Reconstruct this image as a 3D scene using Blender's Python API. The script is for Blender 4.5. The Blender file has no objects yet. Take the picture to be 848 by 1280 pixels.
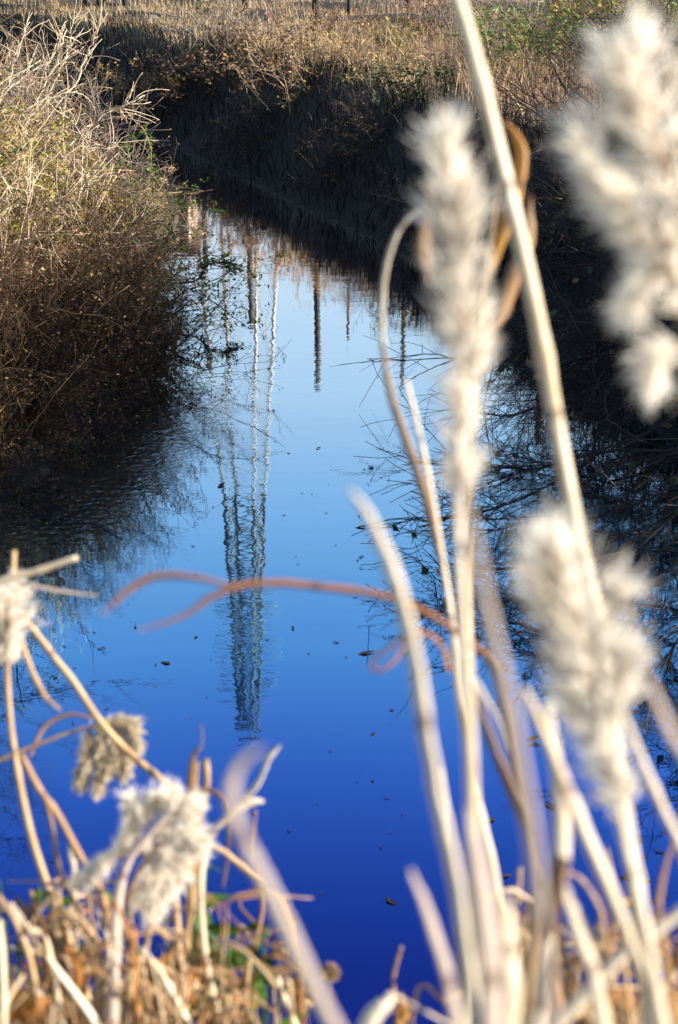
import bpy, math
import numpy as np

# ------------------------------------------------------------------ camera
SC = bpy.context.scene
COL = SC.collection
H = 4.0
PITCH = math.radians(21.0)
FPX = 2093.0            # focal length in photo pixels (848 x 1280)
cam_d = bpy.data.cameras.new("camera")
cam = bpy.data.objects.new("camera", cam_d)
COL.objects.link(cam)
cam.location = (0, 0, H)
cam.rotation_euler = (math.pi / 2 - PITCH, 0, 0)
cam_d.sensor_fit = 'VERTICAL'
cam_d.sensor_height = 23.7
cam_d.lens = 23.7 * FPX / 1280
cam_d.clip_start = 0.05
cam_d.clip_end = 6000
cam_d.dof.use_dof = True
cam_d.dof.focus_distance = 17.0
cam_d.dof.aperture_fstop = 2.9
SC.camera = cam

# ------------------------------------------------------------------ light
SUN_AZ = math.radians(96)      # clockwise from the view direction (+Y), so from the right
SUN_EL = math.radians(24.5)
w = bpy.data.worlds.new("World")
SC.world = w
w.use_nodes = True
nt = w.node_tree
bg = nt.nodes["Background"]
sky = nt.nodes.new("ShaderNodeTexSky")
sky.sky_type = 'NISHITA'
sky.sun_disc = False
sky.sun_elevation = SUN_EL
sky.sun_rotation = SUN_AZ
sky.air_density = 1.0
sky.dust_density = 0.3
sky.ozone_density = 1.0
nt.links.new(sky.outputs[0], bg.inputs[0])
bg.inputs[1].default_value = 0.08
sun_d = bpy.data.lights.new("sun", 'SUN')
sun_d.energy = 5.0
sun_d.angle = math.radians(0.53)
sun_d.color = (1.0, 0.92, 0.80)
sun = bpy.data.objects.new("sun", sun_d)
COL.objects.link(sun)
sun.location = (30, 6, 25)
sun.rotation_euler = (math.pi / 2 - SUN_EL, 0, -SUN_AZ + math.pi)
SC.view_settings.view_transform = 'Standard'
SC.view_settings.look = 'None'
SC.view_settings.gamma = 1
SC.view_settings.exposure = 1.78
SC.render.engine = 'CYCLES'
SC.cycles.use_denoising = True
SC.cycles.max_bounces = 12
SC.cycles.diffuse_bounces = 8
SC.cycles.transmission_bounces = 8
SC.cycles.transparent_max_bounces = 4

RNG = np.random.default_rng(11)
CAMP = np.array([0, 0, H])
FW = np.array([0, math.cos(PITCH), -math.sin(PITCH)])
UP = np.array([0, math.sin(PITCH), math.cos(PITCH)])
RT = np.array([1.0, 0, 0])


def ray(px, py):
    return FW + (px - 424) / FPX * RT + (640 - py) / FPX * UP


def at(px, py, t):
    """point of the place seen at a photo pixel, t metres away"""
    return CAMP + t * ray(px, py)


def on(px, py, z=0.0):
    """point at height z seen at a photo pixel"""
    d = ray(px, py)
    return CAMP + d * ((z - H) / d[2])


# ------------------------------------------------------------------ mesh helpers
class M:
    def __init__(s):
        s.v = []; s.f4 = []; s.f3 = []; s.n = 0; s.smooth = True

    def add(s, v, f4=None, f3=None):
        v = np.asarray(v, float).reshape(-1, 3)
        if f4 is not None and len(f4): s.f4.append(np.asarray(f4, int).reshape(-1, 4) + s.n)
        if f3 is not None and len(f3): s.f3.append(np.asarray(f3, int).reshape(-1, 3) + s.n)
        s.v.append(v); s.n += len(v)
        return s

    def mesh(s, name, mat=None):
        v = np.concatenate(s.v)
        f4 = np.concatenate(s.f4) if s.f4 else np.zeros((0, 4), int)
        f3 = np.concatenate(s.f3) if s.f3 else np.zeros((0, 3), int)
        me = bpy.data.meshes.new(name)
        me.vertices.add(len(v)); me.vertices.foreach_set("co", v.astype(np.float32).ravel())
        nl = f4.size + f3.size
        me.loops.add(nl)
        me.loops.foreach_set("vertex_index", np.concatenate([f4.ravel(), f3.ravel()]).astype(np.int32))
        npol = len(f4) + len(f3)
        me.polygons.add(npol)
        st = np.concatenate([np.arange(len(f4)) * 4, f4.size + np.arange(len(f3)) * 3])
        me.polygons.foreach_set("loop_start", st.astype(np.int32))
        me.polygons.foreach_set("use_smooth", np.full(npol, s.smooth))
        me.update(calc_edges=True)
        if mat: me.materials.append(mat)
        return me

    def obj(s, name, mat, parent=None, loc=None):
        me = s.mesh(name, mat)
        o = bpy.data.objects.new(name, me)
        COL.objects.link(o)
        if loc is not None:
            off = np.asarray(loc, float)
            me.transform(((1, 0, 0, -off[0]), (0, 1, 0, -off[1]), (0, 0, 1, -off[2]), (0, 0, 0, 1))) if False else None
        if name in ('stems', 'twigs', 'foliage', 'stalks', 'dead_leaves', 'seed_head', 'bracing', 'plume_hairs'): o["kind"] = "stuff"
        if parent is not None:
            o.parent = parent
            L = parent.location
            o.location = (-L[0], -L[1], -L[2])
        return o


def tag(o, label=None, cat=None, group=None, kind=None):
    if label: o["label"] = label
    if cat: o["category"] = cat
    if group: o["group"] = group
    if kind: o["kind"] = kind
    return o


def empty(name, loc, label=None, cat=None, group=None):
    o = bpy.data.objects.new(name, None)
    COL.objects.link(o)
    o.empty_display_size = 0.1
    o.location = [float(a) for a in loc]
    return tag(o, label, cat, group)


def box(m, c, s, rz=0.0):
    c = np.asarray(c, float); s = np.asarray(s, float) / 2
    v = np.array([[x, y, z] for x in (-1, 1) for y in (-1, 1) for z in (-1, 1)], float) * s
    ca, sa = math.cos(rz), math.sin(rz)
    v = np.stack([v[:, 0] * ca - v[:, 1] * sa, v[:, 0] * sa + v[:, 1] * ca, v[:, 2]], 1) + c
    m.add(v, [[0, 1, 3, 2], [4, 6, 7, 5], [0, 4, 5, 1], [2, 3, 7, 6], [0, 2, 6, 4], [1, 5, 7, 3]])
    m.smooth = False
    return m


def norm(a):
    return a / np.maximum(np.linalg.norm(a, axis=-1, keepdims=True), 1e-9)


def tubes(m, P, R, sides=3, flat=1.0, ref=None):
    """P (n,k,3) centre lines, R (n,k) radii; one tapered tube per line, capped"""
    P = np.asarray(P, float); R = np.asarray(R, float)
    n, k, _ = P.shape
    T = norm(np.gradient(P, axis=1))
    if ref is None:
        ref = np.tile(np.array([0.31, 0.52, 0.79]), (n, 1))
    ref = np.asarray(ref, float)
    ref = ref[:, None, :] if ref.ndim == 2 else ref
    A = norm(np.cross(T, ref)); B = np.cross(T, A)
    a = np.arange(sides) * 2 * math.pi / sides
    V = P[:, :, None, :] + R[:, :, None, None] * (np.cos(a)[None, None, :, None] * A[:, :, None, :]
                                                 + flat * np.sin(a)[None, None, :, None] * B[:, :, None, :])
    idx = np.arange(n * k * sides).reshape(n, k, sides)
    i0 = idx[:, :-1, :]; i1 = idx[:, 1:, :]
    q = np.stack([i0, np.roll(i0, -1, 2), np.roll(i1, -1, 2), i1], -1).reshape(-1, 4)
    f3 = None; f4 = q
    if sides == 3:
        f3 = np.concatenate([idx[:, 0, ::-1], idx[:, -1, :]])
    elif sides == 4:
        f4 = np.concatenate([q, idx[:, 0, ::-1], idx[:, -1, :]])
    else:
        caps = []
        for s in range(1, sides - 1):
            caps.append(np.stack([idx[:, 0, 0], idx[:, 0, s + 1], idx[:, 0, s]], -1))
            caps.append(np.stack([idx[:, -1, 0], idx[:, -1, s], idx[:, -1, s + 1]], -1))
        f3 = np.concatenate(caps)
    return m.add(V, f4, f3)


def grow(S, D, L, k=6, wob=0.15, grav=0.0, rng=None):
    """curved lines from S along D, length L; grav pulls them down"""
    rng = rng or RNG
    n = len(S)
    P = np.zeros((n, k, 3)); P[:, 0] = S
    D = norm(np.asarray(D, float)); L = np.broadcast_to(L, (n,))
    grav = np.broadcast_to(grav, (n,))
    for i in range(1, k):
        D = D + rng.normal(0, wob, (n, 3)); D[:, 2] -= grav
        D = norm(D)
        P[:, i] = P[:, i - 1] + D * (L / (k - 1))[:, None]
    return P


def sprout(P, per, lo=0.25, hi=0.98, spread=0.7, rng=None):
    """start points and directions of side shoots along the lines P"""
    rng = rng or RNG
    n, k, _ = P.shape
    li = np.repeat(np.arange(n), per)
    u = rng.uniform(lo, hi, len(li)) * (k - 1)
    i = np.minimum(u.astype(int), k - 2); f = (u - i)[:, None]
    S = P[li, i] * (1 - f) + P[li, i + 1] * f
    T = norm(P[li, i + 1] - P[li, i])
    D = norm(T + rng.normal(0, spread, (len(li), 3)))
    return S, D, li, u / (k - 1)


def leaves(m, C, size, rng=None, elong=1.7, updown=0.4, direction=None):
    """folded pointed leaves (four faces each) at the points C"""
    rng = rng or RNG
    n = len(C)
    size = np.broadcast_to(size, (n,))[:, None]
    t = rng.normal(0, 1, (n, 3)); t[:, 2] *= updown
    if direction is not None: t = t * 0.5 + direction
    t = norm(t)
    r = rng.normal(0, 1, (n, 3)); r = norm(r - t * np.sum(r * t, 1, keepdims=True))
    nn = np.cross(t, r)
    e = size * elong
    v = np.stack([C, C + t * e * 0.5 + r * size * 0.5 + nn * size * 0.14, C + t * e + nn * size * -0.12,
                  C + t * e * 0.5 - r * size * 0.5 + nn * size * 0.14, C + t * e * 0.5], 1)
    i = np.arange(n)[:, None] * 5
    f3 = np.concatenate([i + [0, 1, 4], i + [1, 2, 4], i + [2, 3, 4], i + [3, 0, 4]])
    return m.add(v, None, f3)


def blades(m, B, h, wd, lean, rng=None, curl=0.5):
    """grass blades: B bases (n,3), heights, widths, lean vector"""
    rng = rng or RNG
    n = len(B)
    h = np.broadcast_to(h, (n,))[:, None]; wd = np.broadcast_to(wd, (n,))[:, None]
    a = rng.uniform(0, 2 * math.pi, n)
    side = np.stack([np.cos(a), np.sin(a), np.zeros(n)], 1)
    ln = np.stack([rng.normal(0, 1, n), rng.normal(0, 1, n), np.zeros(n)], 1) * lean
    up = np.array([0, 0, 1.0])
    p0 = B; p1 = B + up * h * 0.4 + ln * h * 0.2
    p2 = B + up * h * 0.78 + ln * h * 0.6 + rng.normal(0, 0.03, (n, 3)) * h
    p3 = B + up * h * (1.0 - curl * rng.uniform(0, 0.6, (n, 1))) + ln * h * 1.25
    v = np.stack([p0 - side * wd * .5, p0 + side * wd * .5, p1 - side * wd * .5, p1 + side * wd * .5,
                  p2 - side * wd * .32, p2 + side * wd * .32, p3], 1)
    i = np.arange(n)[:, None] * 7
    m.add(v, np.concatenate([i + [0, 1, 3, 2], i + [2, 3, 5, 4]]), i + [4, 5, 6])
    return m


def smooth_path(pts, k):
    """Catmull-Rom curve through pts (any dimension), k samples"""
    p = np.asarray(pts, float)
    p = np.vstack([2 * p[0] - p[1], p, 2 * p[-1] - p[-2]])
    n = len(p) - 3
    out = []
    for u in np.linspace(0, n - 1e-6, k):
        i = int(u); t = u - i
        a, b, c, d = p[i], p[i + 1], p[i + 2], p[i + 3]
        out.append(0.5 * (2 * b + (c - a) * t + (2 * a - 5 * b + 4 * c - d) * t * t + (3 * b - a - 3 * c + d) * t ** 3))
    return np.array(out)


# ------------------------------------------------------------------ materials
def new_mat(name):
    m = bpy.data.materials.new(name); m.use_nodes = True
    t = m.node_tree
    return m, t, t.nodes["Principled BSDF"], t.nodes["Material Output"]


def ramp(t, cols):
    r = t.nodes.new("ShaderNodeValToRGB")
    e = r.color_ramp.elements
    while len(e) < len(cols): e.new(0.5)
    for i, c in enumerate(cols):
        e[i].position = i / (len(cols) - 1); e[i].color = (*c, 1)
    return r


def plant_mat(name, cols, transl=0.25, rough=0.6, spec=0.25, mottling=0.0, scale=40):
    """each leaf or twig takes its own colour from cols; part of the light passes through"""
    m, t, b, out = new_mat(name)
    g = t.nodes.new("ShaderNodeNewGeometry")
    r = ramp(t, cols)
    src = g.outputs["Random Per Island"]
    if mottling > 0:
        tc = t.nodes.new("ShaderNodeTexCoord"); nz = t.nodes.new("ShaderNodeTexNoise")
        nz.inputs["Scale"].default_value = scale; nz.inputs["Detail"].default_value = 4
        t.links.new(tc.outputs["Object"], nz.inputs["Vector"])
        mx = t.nodes.new("ShaderNodeMix"); mx.inputs[0].default_value = mottling
        mr = t.nodes.new("ShaderNodeMapRange"); mr.inputs[1].default_value = 0.3; mr.inputs[2].default_value = 0.7
        t.links.new(nz.outputs["Fac"], mr.inputs[0])
        t.links.new(src, mx.inputs[2]); t.links.new(mr.outputs[0], mx.inputs[3])
        src = mx.outputs[0]
    t.links.new(src, r.inputs[0])
    t.links.new(r.outputs[0], b.inputs["Base Color"])
    b.inputs["Roughness"].default_value = rough
    b.inputs["Specular IOR Level"].default_value = spec
    if transl > 0:
        tr = t.nodes.new("ShaderNodeBsdfTranslucent"); mix = t.nodes.new("ShaderNodeMixShader")
        mix.inputs[0].default_value = transl
        t.links.new(r.outputs[0], tr.inputs[0])
        t.links.new(b.outputs[0], mix.inputs[1]); t.links.new(tr.outputs[0], mix.inputs[2])
        t.links.new(mix.outputs[0], out.inputs[0])
    return m


def fibre_mat(name, cols, transl=0.12, rough=0.5):
    '''dry reed: lengthwise fibres, stains and darker joints along each stem (the fibre attribute runs along it)'''
    m, t, b, out = new_mat(name)
    at_ = t.nodes.new("ShaderNodeAttribute"); at_.attribute_name = "fibre"
    def noise(scale, sc, det):
        mp = t.nodes.new("ShaderNodeMapping"); mp.inputs["Scale"].default_value = sc
        n = t.nodes.new("ShaderNodeTexNoise"); n.inputs["Scale"].default_value = scale; n.inputs["Detail"].default_value = det
        t.links.new(at_.outputs["Vector"], mp.inputs[0]); t.links.new(mp.outputs[0], n.inputs["Vector"])
        return n.outputs["Fac"]
    def mth(op, a, bb):
        k = t.nodes.new("ShaderNodeMath"); k.operation = op
        for s, v in zip(k.inputs, (a, bb)):
            if isinstance(v, (int, float)): s.default_value = v
            else: t.links.new(v, s)
        return k.outputs[0]
    g = t.nodes.new("ShaderNodeNewGeometry")
    fine = noise(1.0, (5, 5, 9), 4); stain = noise(1.0, (.7, .7, 14), 5)
    f = mth('ADD', mth('MULTIPLY', fine, .9), mth('MULTIPLY', stain, 1.3))
    f = mth('ADD', mth('SUBTRACT', f, .85), mth('MULTIPLY', g.outputs["Random Per Island"], .35))
    r = ramp(t, cols)
    t.links.new(f, r.inputs[0])
    sep = t.nodes.new("ShaderNodeSeparateXYZ"); t.links.new(at_.outputs["Vector"], sep.inputs[0])
    joint = mth('LESS_THAN', mth('FRACT', mth('MULTIPLY', sep.outputs[2], 4.3), 0.0), .05)
    mx = t.nodes.new("ShaderNodeMix"); mx.data_type = 'RGBA'
    t.links.new(mth('MULTIPLY', joint, .55), mx.inputs[0]); t.links.new(r.outputs[0], mx.inputs[6]); mx.inputs[7].default_value = (.12, .06, .03, 1)
    t.links.new(mx.outputs[2], b.inputs["Base Color"])
    b.inputs["Roughness"].default_value = rough; b.inputs["Specular IOR Level"].default_value = .35
    bp = t.nodes.new("ShaderNodeBump"); bp.inputs["Strength"].default_value = .6; bp.inputs["Distance"].default_value = .002
    t.links.new(fine, bp.inputs["Height"]); t.links.new(bp.outputs[0], b.inputs["Normal"])
    tr = t.nodes.new("ShaderNodeBsdfTranslucent"); mix = t.nodes.new("ShaderNodeMixShader"); mix.inputs[0].default_value = transl
    t.links.new(mx.outputs[2], tr.inputs[0]); t.links.new(b.outputs[0], mix.inputs[1]); t.links.new(tr.outputs[0], mix.inputs[2])
    t.links.new(mix.outputs[0], out.inputs[0])
    return m


def solid_mat(name, c1, c2, scale=8, rough=0.8, bump=0.2, stretch=(1, 1, 1), metal=0.0):
    m, t, b, out = new_mat(name)
    tc = t.nodes.new("ShaderNodeTexCoord"); mp = t.nodes.new("ShaderNodeMapping")
    mp.inputs["Scale"].default_value = stretch
    nz = t.nodes.new("ShaderNodeTexNoise"); nz.inputs["Scale"].default_value = scale; nz.inputs["Detail"].default_value = 6
    r = ramp(t, [c1, c2]); r.color_ramp.elements[0].position = 0.3; r.color_ramp.elements[1].position = 0.7
    t.links.new(tc.outputs["Object"], mp.inputs[0]); t.links.new(mp.outputs[0], nz.inputs["Vector"])
    t.links.new(nz.outputs["Fac"], r.inputs[0]); t.links.new(r.outputs[0], b.inputs["Base Color"])
    bp = t.nodes.new("ShaderNodeBump"); bp.inputs["Strength"].default_value = bump; bp.inputs["Distance"].default_value = 0.02
    t.links.new(nz.outputs["Fac"], bp.inputs["Height"]); t.links.new(bp.outputs[0], b.inputs["Normal"])
    b.inputs["Roughness"].default_value = rough; b.inputs["Metallic"].default_value = metal
    return m


MAT = {}
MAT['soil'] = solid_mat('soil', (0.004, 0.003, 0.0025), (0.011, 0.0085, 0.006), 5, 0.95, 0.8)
MAT['gold_grass'] = plant_mat('gold_grass', [(0.54, 0.38, 0.22), (0.38, 0.24, 0.13), (0.62, 0.49, 0.32), (0.26, 0.15, 0.09), (0.44, 0.32, 0.15), (0.22, 0.2, 0.06)], 0.35)
MAT['russet_grass'] = plant_mat('russet_grass', [(0.28, 0.16, 0.1), (0.42, 0.28, 0.18), (0.17, 0.09, 0.055), (0.5, 0.38, 0.25)], 0.3)
MAT['bank_grass'] = plant_mat('bank_grass', [(0.008, 0.006, 0.004), (0.014, 0.01, 0.006), (0.006, 0.01, 0.004), (0.035, 0.026, 0.016)], 0.2)  # the far slope's shade is put into these near-black grass colours
MAT['litter'] = plant_mat('litter', [(0.34, 0.2, 0.09), (0.16, 0.085, 0.04), (0.46, 0.31, 0.15), (0.22, 0.2, 0.05), (0.4, 0.17, 0.06)], 0.2)
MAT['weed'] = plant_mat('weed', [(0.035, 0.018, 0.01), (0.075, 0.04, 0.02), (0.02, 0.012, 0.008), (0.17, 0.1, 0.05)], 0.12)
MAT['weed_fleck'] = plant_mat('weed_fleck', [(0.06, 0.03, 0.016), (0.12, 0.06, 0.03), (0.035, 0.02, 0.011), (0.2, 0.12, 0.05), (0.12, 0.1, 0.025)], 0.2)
MAT['olive_leaf'] = plant_mat('olive_leaf', [(0.2, 0.19, 0.03), (0.13, 0.16, 0.025), (0.3, 0.24, 0.05), (0.32, 0.18, 0.05)], 0.3)
MAT['green_leaf'] = plant_mat('green_leaf', [(0.05, 0.12, 0.012), (0.09, 0.19, 0.016), (0.03, 0.07, 0.01), (0.15, 0.22, 0.025)], 0.35, 0.45)
MAT['dark_green_leaf'] = plant_mat('dark_green_leaf', [(0.012, 0.03, 0.008), (0.02, 0.045, 0.01), (0.035, 0.065, 0.016)], 0.2, 0.5)
MAT['brown_leaf'] = plant_mat('brown_leaf', [(0.14, 0.07, 0.03), (0.24, 0.13, 0.06), (0.09, 0.05, 0.025), (0.30, 0.20, 0.09)], 0.25)
MAT['twig'] = plant_mat('twig', [(0.28, 0.18, 0.10), (0.40, 0.28, 0.16), (0.14, 0.09, 0.05), (0.50, 0.38, 0.24)], 0.0, 0.7)
MAT['pale_twig'] = plant_mat('pale_twig', [(0.50, 0.38, 0.24), (0.60, 0.50, 0.36), (0.42, 0.30, 0.18)], 0.0, 0.7)
MAT['twig_brown'] = plant_mat('twig_brown', [(0.08, 0.042, 0.022), (0.15, 0.085, 0.042), (0.045, 0.025, 0.014), (0.26, 0.17, 0.09)], 0.0, 0.7)
MAT['reed_bits'] = plant_mat('reed_bits', [(0.36, 0.22, 0.1), (0.46, 0.33, 0.18), (0.24, 0.11, 0.035), (0.1, 0.05, 0.02), (0.5, 0.39, 0.25), (0.38, 0.16, 0.04)], 0.1, 0.5)
MAT['orange_leaf'] = plant_mat('orange_leaf', [(0.36, 0.13, 0.025), (0.46, 0.20, 0.05), (0.26, 0.09, 0.02)], 0.4, 0.5, 0.3, 0.8, 60)
MAT['grey_twig'] = plant_mat('grey_twig', [(0.09, 0.07, 0.055), (0.18, 0.14, 0.11), (0.30, 0.24, 0.19)], 0.0, 0.7)
MAT['dark_twig'] = plant_mat('dark_twig', [(0.008, 0.006, 0.005), (0.014, 0.011, 0.009), (0.07, 0.055, 0.048)], 0.0, 0.8)  # twig colours darkened to carry the shade of the right bank
MAT['fluff'] = plant_mat('fluff', [(0.88, 0.82, 0.72), (0.92, 0.89, 0.82), (0.74, 0.64, 0.5)], 0.6, 0.9, 0.05)
MAT['cream_fluff'] = plant_mat('cream_fluff', [(0.58, 0.48, 0.32), (0.66, 0.58, 0.43), (0.48, 0.37, 0.22)], 0.4, 0.9, 0.05)
MAT['straw'] = fibre_mat('straw', [(0.34, 0.2, 0.085), (0.48, 0.34, 0.18), (0.24, 0.12, 0.04), (0.52, 0.41, 0.26)], 0.12)
MAT['pale_straw'] = fibre_mat('pale_straw', [(0.58, 0.46, 0.3), (0.7, 0.61, 0.48), (0.46, 0.34, 0.19), (0.72, 0.66, 0.55)], 0.15)
MAT['brown_straw'] = fibre_mat('brown_straw', [(0.28, 0.15, 0.06), (0.4, 0.24, 0.11), (0.18, 0.085, 0.035), (0.46, 0.31, 0.16)], 0.2)
MAT['rust_straw'] = fibre_mat('rust_straw', [(0.36, 0.13, 0.045), (0.46, 0.21, 0.08), (0.28, 0.1, 0.035)], 0.35)
MAT['ochre_leaf'] = fibre_mat('ochre_leaf', [(0.55, 0.30, 0.06), (0.48, 0.26, 0.07), (0.62, 0.40, 0.12)], 0.5)
MAT['mauve_straw'] = fibre_mat('mauve_straw', [(0.5, 0.39, 0.32), (0.56, 0.46, 0.38), (0.42, 0.31, 0.25)], 0.35)
MAT['dark_straw'] = fibre_mat('dark_straw', [(0.13, 0.07, 0.035), (0.20, 0.11, 0.05), (0.09, 0.05, 0.03)], 0.1)
MAT['post'] = solid_mat('post', (0.010, 0.009, 0.009), (0.024, 0.021, 0.02), 6, 0.85, 0.3, (6, 6, 0.6))
MAT['log'] = solid_mat('log', (0.03, 0.022, 0.016), (0.08, 0.06, 0.045), 8, 0.9, 0.6)
MAT['steel'] = solid_mat('steel', (0.15, 0.15, 0.16), (0.24, 0.24, 0.25), 3, 0.6, 0.05)
MAT['dark_steel'] = solid_mat('dark_steel', (0.07, 0.07, 0.08), (0.12, 0.12, 0.13), 3, 0.6, 0.05)
MAT['porcelain'] = solid_mat('porcelain', (0.16, 0.08, 0.05), (0.20, 0.11, 0.08), 3, 0.25, 0.0)
MAT['board'] = plant_mat('board', [(0.52, 0.42, 0.32), (0.62, 0.52, 0.41), (0.46, 0.36, 0.27), (0.25, 0.20, 0.17)], 0.0, 0.8)
MAT['plinth'] = solid_mat('plinth', (0.24, 0.09, 0.06), (0.33, 0.14, 0.10), 5, 0.9, 0.3)
MAT['roof_tin'] = solid_mat('roof_tin', (0.26, 0.22, 0.20), (0.36, 0.31, 0.28), 2, 0.6, 0.1)
MAT['rock'] = solid_mat('rock', (0.05, 0.045, 0.04), (0.12, 0.105, 0.09), 5, 0.9, 0.6)
MAT['float_leaf'] = plant_mat('float_leaf', [(0.02, 0.015, 0.012), (0.045, 0.03, 0.02), (0.014, 0.012, 0.01), (0.1, 0.055, 0.025)], 0.0, 0.5)

# water
mw, t, b, out = new_mat('canal_water')
t.nodes.remove(b)
fr = t.nodes.new("ShaderNodeFresnel"); fr.inputs["IOR"].default_value = 1.33
# reflection colours painted in by view angle: deep blue seen steeply, pale when grazing
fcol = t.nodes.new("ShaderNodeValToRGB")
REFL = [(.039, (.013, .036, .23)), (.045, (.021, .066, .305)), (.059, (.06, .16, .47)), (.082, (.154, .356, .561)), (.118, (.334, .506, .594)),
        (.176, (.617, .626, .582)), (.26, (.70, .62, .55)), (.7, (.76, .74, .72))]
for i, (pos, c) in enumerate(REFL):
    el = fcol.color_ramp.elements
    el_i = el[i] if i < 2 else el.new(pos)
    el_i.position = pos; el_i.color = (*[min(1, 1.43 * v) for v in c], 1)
b = t.nodes.new("ShaderNodeBsdfGlossy"); b.inputs["Roughness"].default_value = 0.012
body = t.nodes.new("ShaderNodeBsdfDiffuse"); body.inputs["Color"].default_value = (0.001, 0.002, 0.006, 1)
adds = t.nodes.new("ShaderNodeAddShader")
t.links.new(fr.outputs[0], fcol.inputs[0]); t.links.new(fcol.outputs[0], b.inputs["Color"])
t.links.new(b.outputs[0], adds.inputs[0]); t.links.new(body.outputs[0], adds.inputs[1]); t.links.new(adds.outputs[0], out.inputs[0])
tc = t.nodes.new("ShaderNodeTexCoord")
mp1 = t.nodes.new("ShaderNodeMapping"); mp1.inputs["Scale"].default_value = (1.0, 2.2, 1)
n1 = t.nodes.new("ShaderNodeTexNoise"); n1.inputs["Scale"].default_value = 2.6; n1.inputs["Detail"].default_value = 2.0
mp2 = t.nodes.new("ShaderNodeMapping"); mp2.inputs["Scale"].default_value = (0.8, 2.0, 1)
n2 = t.nodes.new("ShaderNodeTexNoise"); n2.inputs["Scale"].default_value = 15; n2.inputs["Detail"].default_value = 2.5
n3 = t.nodes.new("ShaderNodeTexNoise"); n3.inputs["Scale"].default_value = 15; n3.inputs["Detail"].default_value = 1
for mp, n in ((mp1, n1), (mp2, n2)):
    t.links.new(tc.outputs["Object"], mp.inputs[0]); t.links.new(mp.outputs[0], n.inputs["Vector"])
t.links.new(tc.outputs["Object"], n3.inputs["Vector"])
# shallow riffle along the left bank: stored on the sheet as a depth attribute
at_n = t.nodes.new("ShaderNodeAttribute"); at_n.attribute_name = "riffle"


def mul(a, bv):
    k = t.nodes.new("ShaderNodeMath"); k.operation = 'MULTIPLY'
    t.links.new(a, k.inputs[0])
    if isinstance(bv, (int, float)): k.inputs[1].default_value = bv
    else: t.links.new(bv, k.inputs[1])
    return k.outputs[0]


def add(a, bv):
    k = t.nodes.new("ShaderNodeMath"); k.operation = 'ADD'
    t.links.new(a, k.inputs[0]); t.links.new(bv, k.inputs[1])
    return k.outputs[0]


n4 = t.nodes.new("ShaderNodeTexNoise"); n4.inputs["Scale"].default_value = 0.55; n4.inputs["Detail"].default_value = 2
t.links.new(tc.outputs["Object"], n4.inputs["Vector"])
calm = t.nodes.new("ShaderNodeMapRange"); calm.inputs[1].default_value = .38; calm.inputs[2].default_value = .62; calm.inputs[3].default_value = .25; calm.inputs[4].default_value = 1.9
t.links.new(n4.outputs["Fac"], calm.inputs[0])
hsum = add(add(mul(n1.outputs["Fac"], 0.0009), mul(mul(n2.outputs["Fac"], 0.00020), calm.outputs[0])),
           mul(mul(n3.outputs["Fac"], 0.011), at_n.outputs["Fac"]))
bp = t.nodes.new("ShaderNodeBump"); bp.inputs["Strength"].default_value = 1.0; bp.inputs["Distance"].default_value = 1.0
t.links.new(hsum, bp.inputs["Height"]); t.links.new(bp.outputs[0], b.inputs["Normal"])
MAT['water'] = mw

# ------------------------------------------------------------------ the place: water outline and terrain
WATER = np.array([(-60, 30), (-30, 33), (-14, 32.6), (-8.5, 30), (-5.9, 26.5), (-4.1, 23), (-2.8, 19), (-1.9, 15.5), (-1.6, 13.0),
                  (-2.25, 10.6), (-3.6, 9.0), (-7, 8.0), (-14, 7.6), (-40, 7.5),
                  (-40, 3.0), (-12, 3.3), (0, 3.7), (4, 4.0), (7, 4.3),
                  (5.6, 6.5), (4.2, 8.6), (3.1, 10.6), (2.35, 12.6), (1.7, 15.2), (0.55, 19.0), (-0.75, 22.0), (-2.6, 26.4),
                  (-5.5, 31.5), (-12, 36.5), (-30, 38), (-60, 35)], float)


def sdf(x, y):
    """signed distance to the water's edge, negative over the water"""
    p = np.stack([x, y], -1)
    d = np.full(x.shape, 1e18); s = np.ones(x.shape)
    n = len(WATER)
    for i in range(n):
        a = WATER[i]; bb = WATER[i - 1]
        e = bb - a; wv = p - a
        tt = np.clip((wv @ e) / (e @ e), 0, 1)
        q = wv - tt[..., None] * e
        d = np.minimum(d, (q ** 2).sum(-1))
        c1 = y >= a[1]; c2 = y < bb[1]; c3 = e[0] * wv[..., 1] > e[1] * wv[..., 0]
        flip = (c1 & c2 & c3) | (~c1 & ~c2 & ~c3)
        s = np.where(flip, -s, s)
    return s * np.sqrt(d)


def sstep(a, bv, x):
    u = np.clip((x - a) / (bv - a), 0, 1)
    return u * u * (3 - 2 * u)


_WV = [(np.random.default_rng(3 + i).normal(0, 1, 2) * f, ph, a) for i, (f, ph, a) in enumerate(
    [(0.5, 0.3, .06), (0.9, 1.3, .05), (1.7, 2.2, .04), (2.8, 4.2, .03), (4.5, 5.2, .025), (0.25, 0.9, .07)])]


def bumps(x, y):
    z = np.zeros(np.shape(x))
    for k, ph, a in _WV:
        z = z + a * np.sin(k[0] * x + k[1] * y + ph * 3)
    return z


def ground(x, y):
    x = np.asarray(x, float); y = np.asarray(y, float)
    s = sdf(x, y)
    near = 1 - sstep(3.2, 6.5, y)
    hb = 1.2 + 1.2 * near
    wd = 1.5 + 1.9 * near
    up = hb * (0.12 + 0.88 * sstep(-0.1, wd, s)) * sstep(-0.02, 0.25, s)
    z = np.where(s > 0, up + bumps(x, y) * sstep(0.2, 1.2, s), -0.75 * sstep(0, 1.0, -s) - 0.02)
    return z


def spaced(lo, hi, step, far, n):
    mid = np.arange(lo, hi + step / 2, step)
    g = step * np.cumsum(1.28 ** np.arange(1, n + 1)); g = g / g[-1] * far
    g = np.maximum.accumulate(np.maximum(g, step * np.arange(1, n + 1)))
    return np.concatenate([lo - g[::-1], mid, hi + g])


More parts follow.
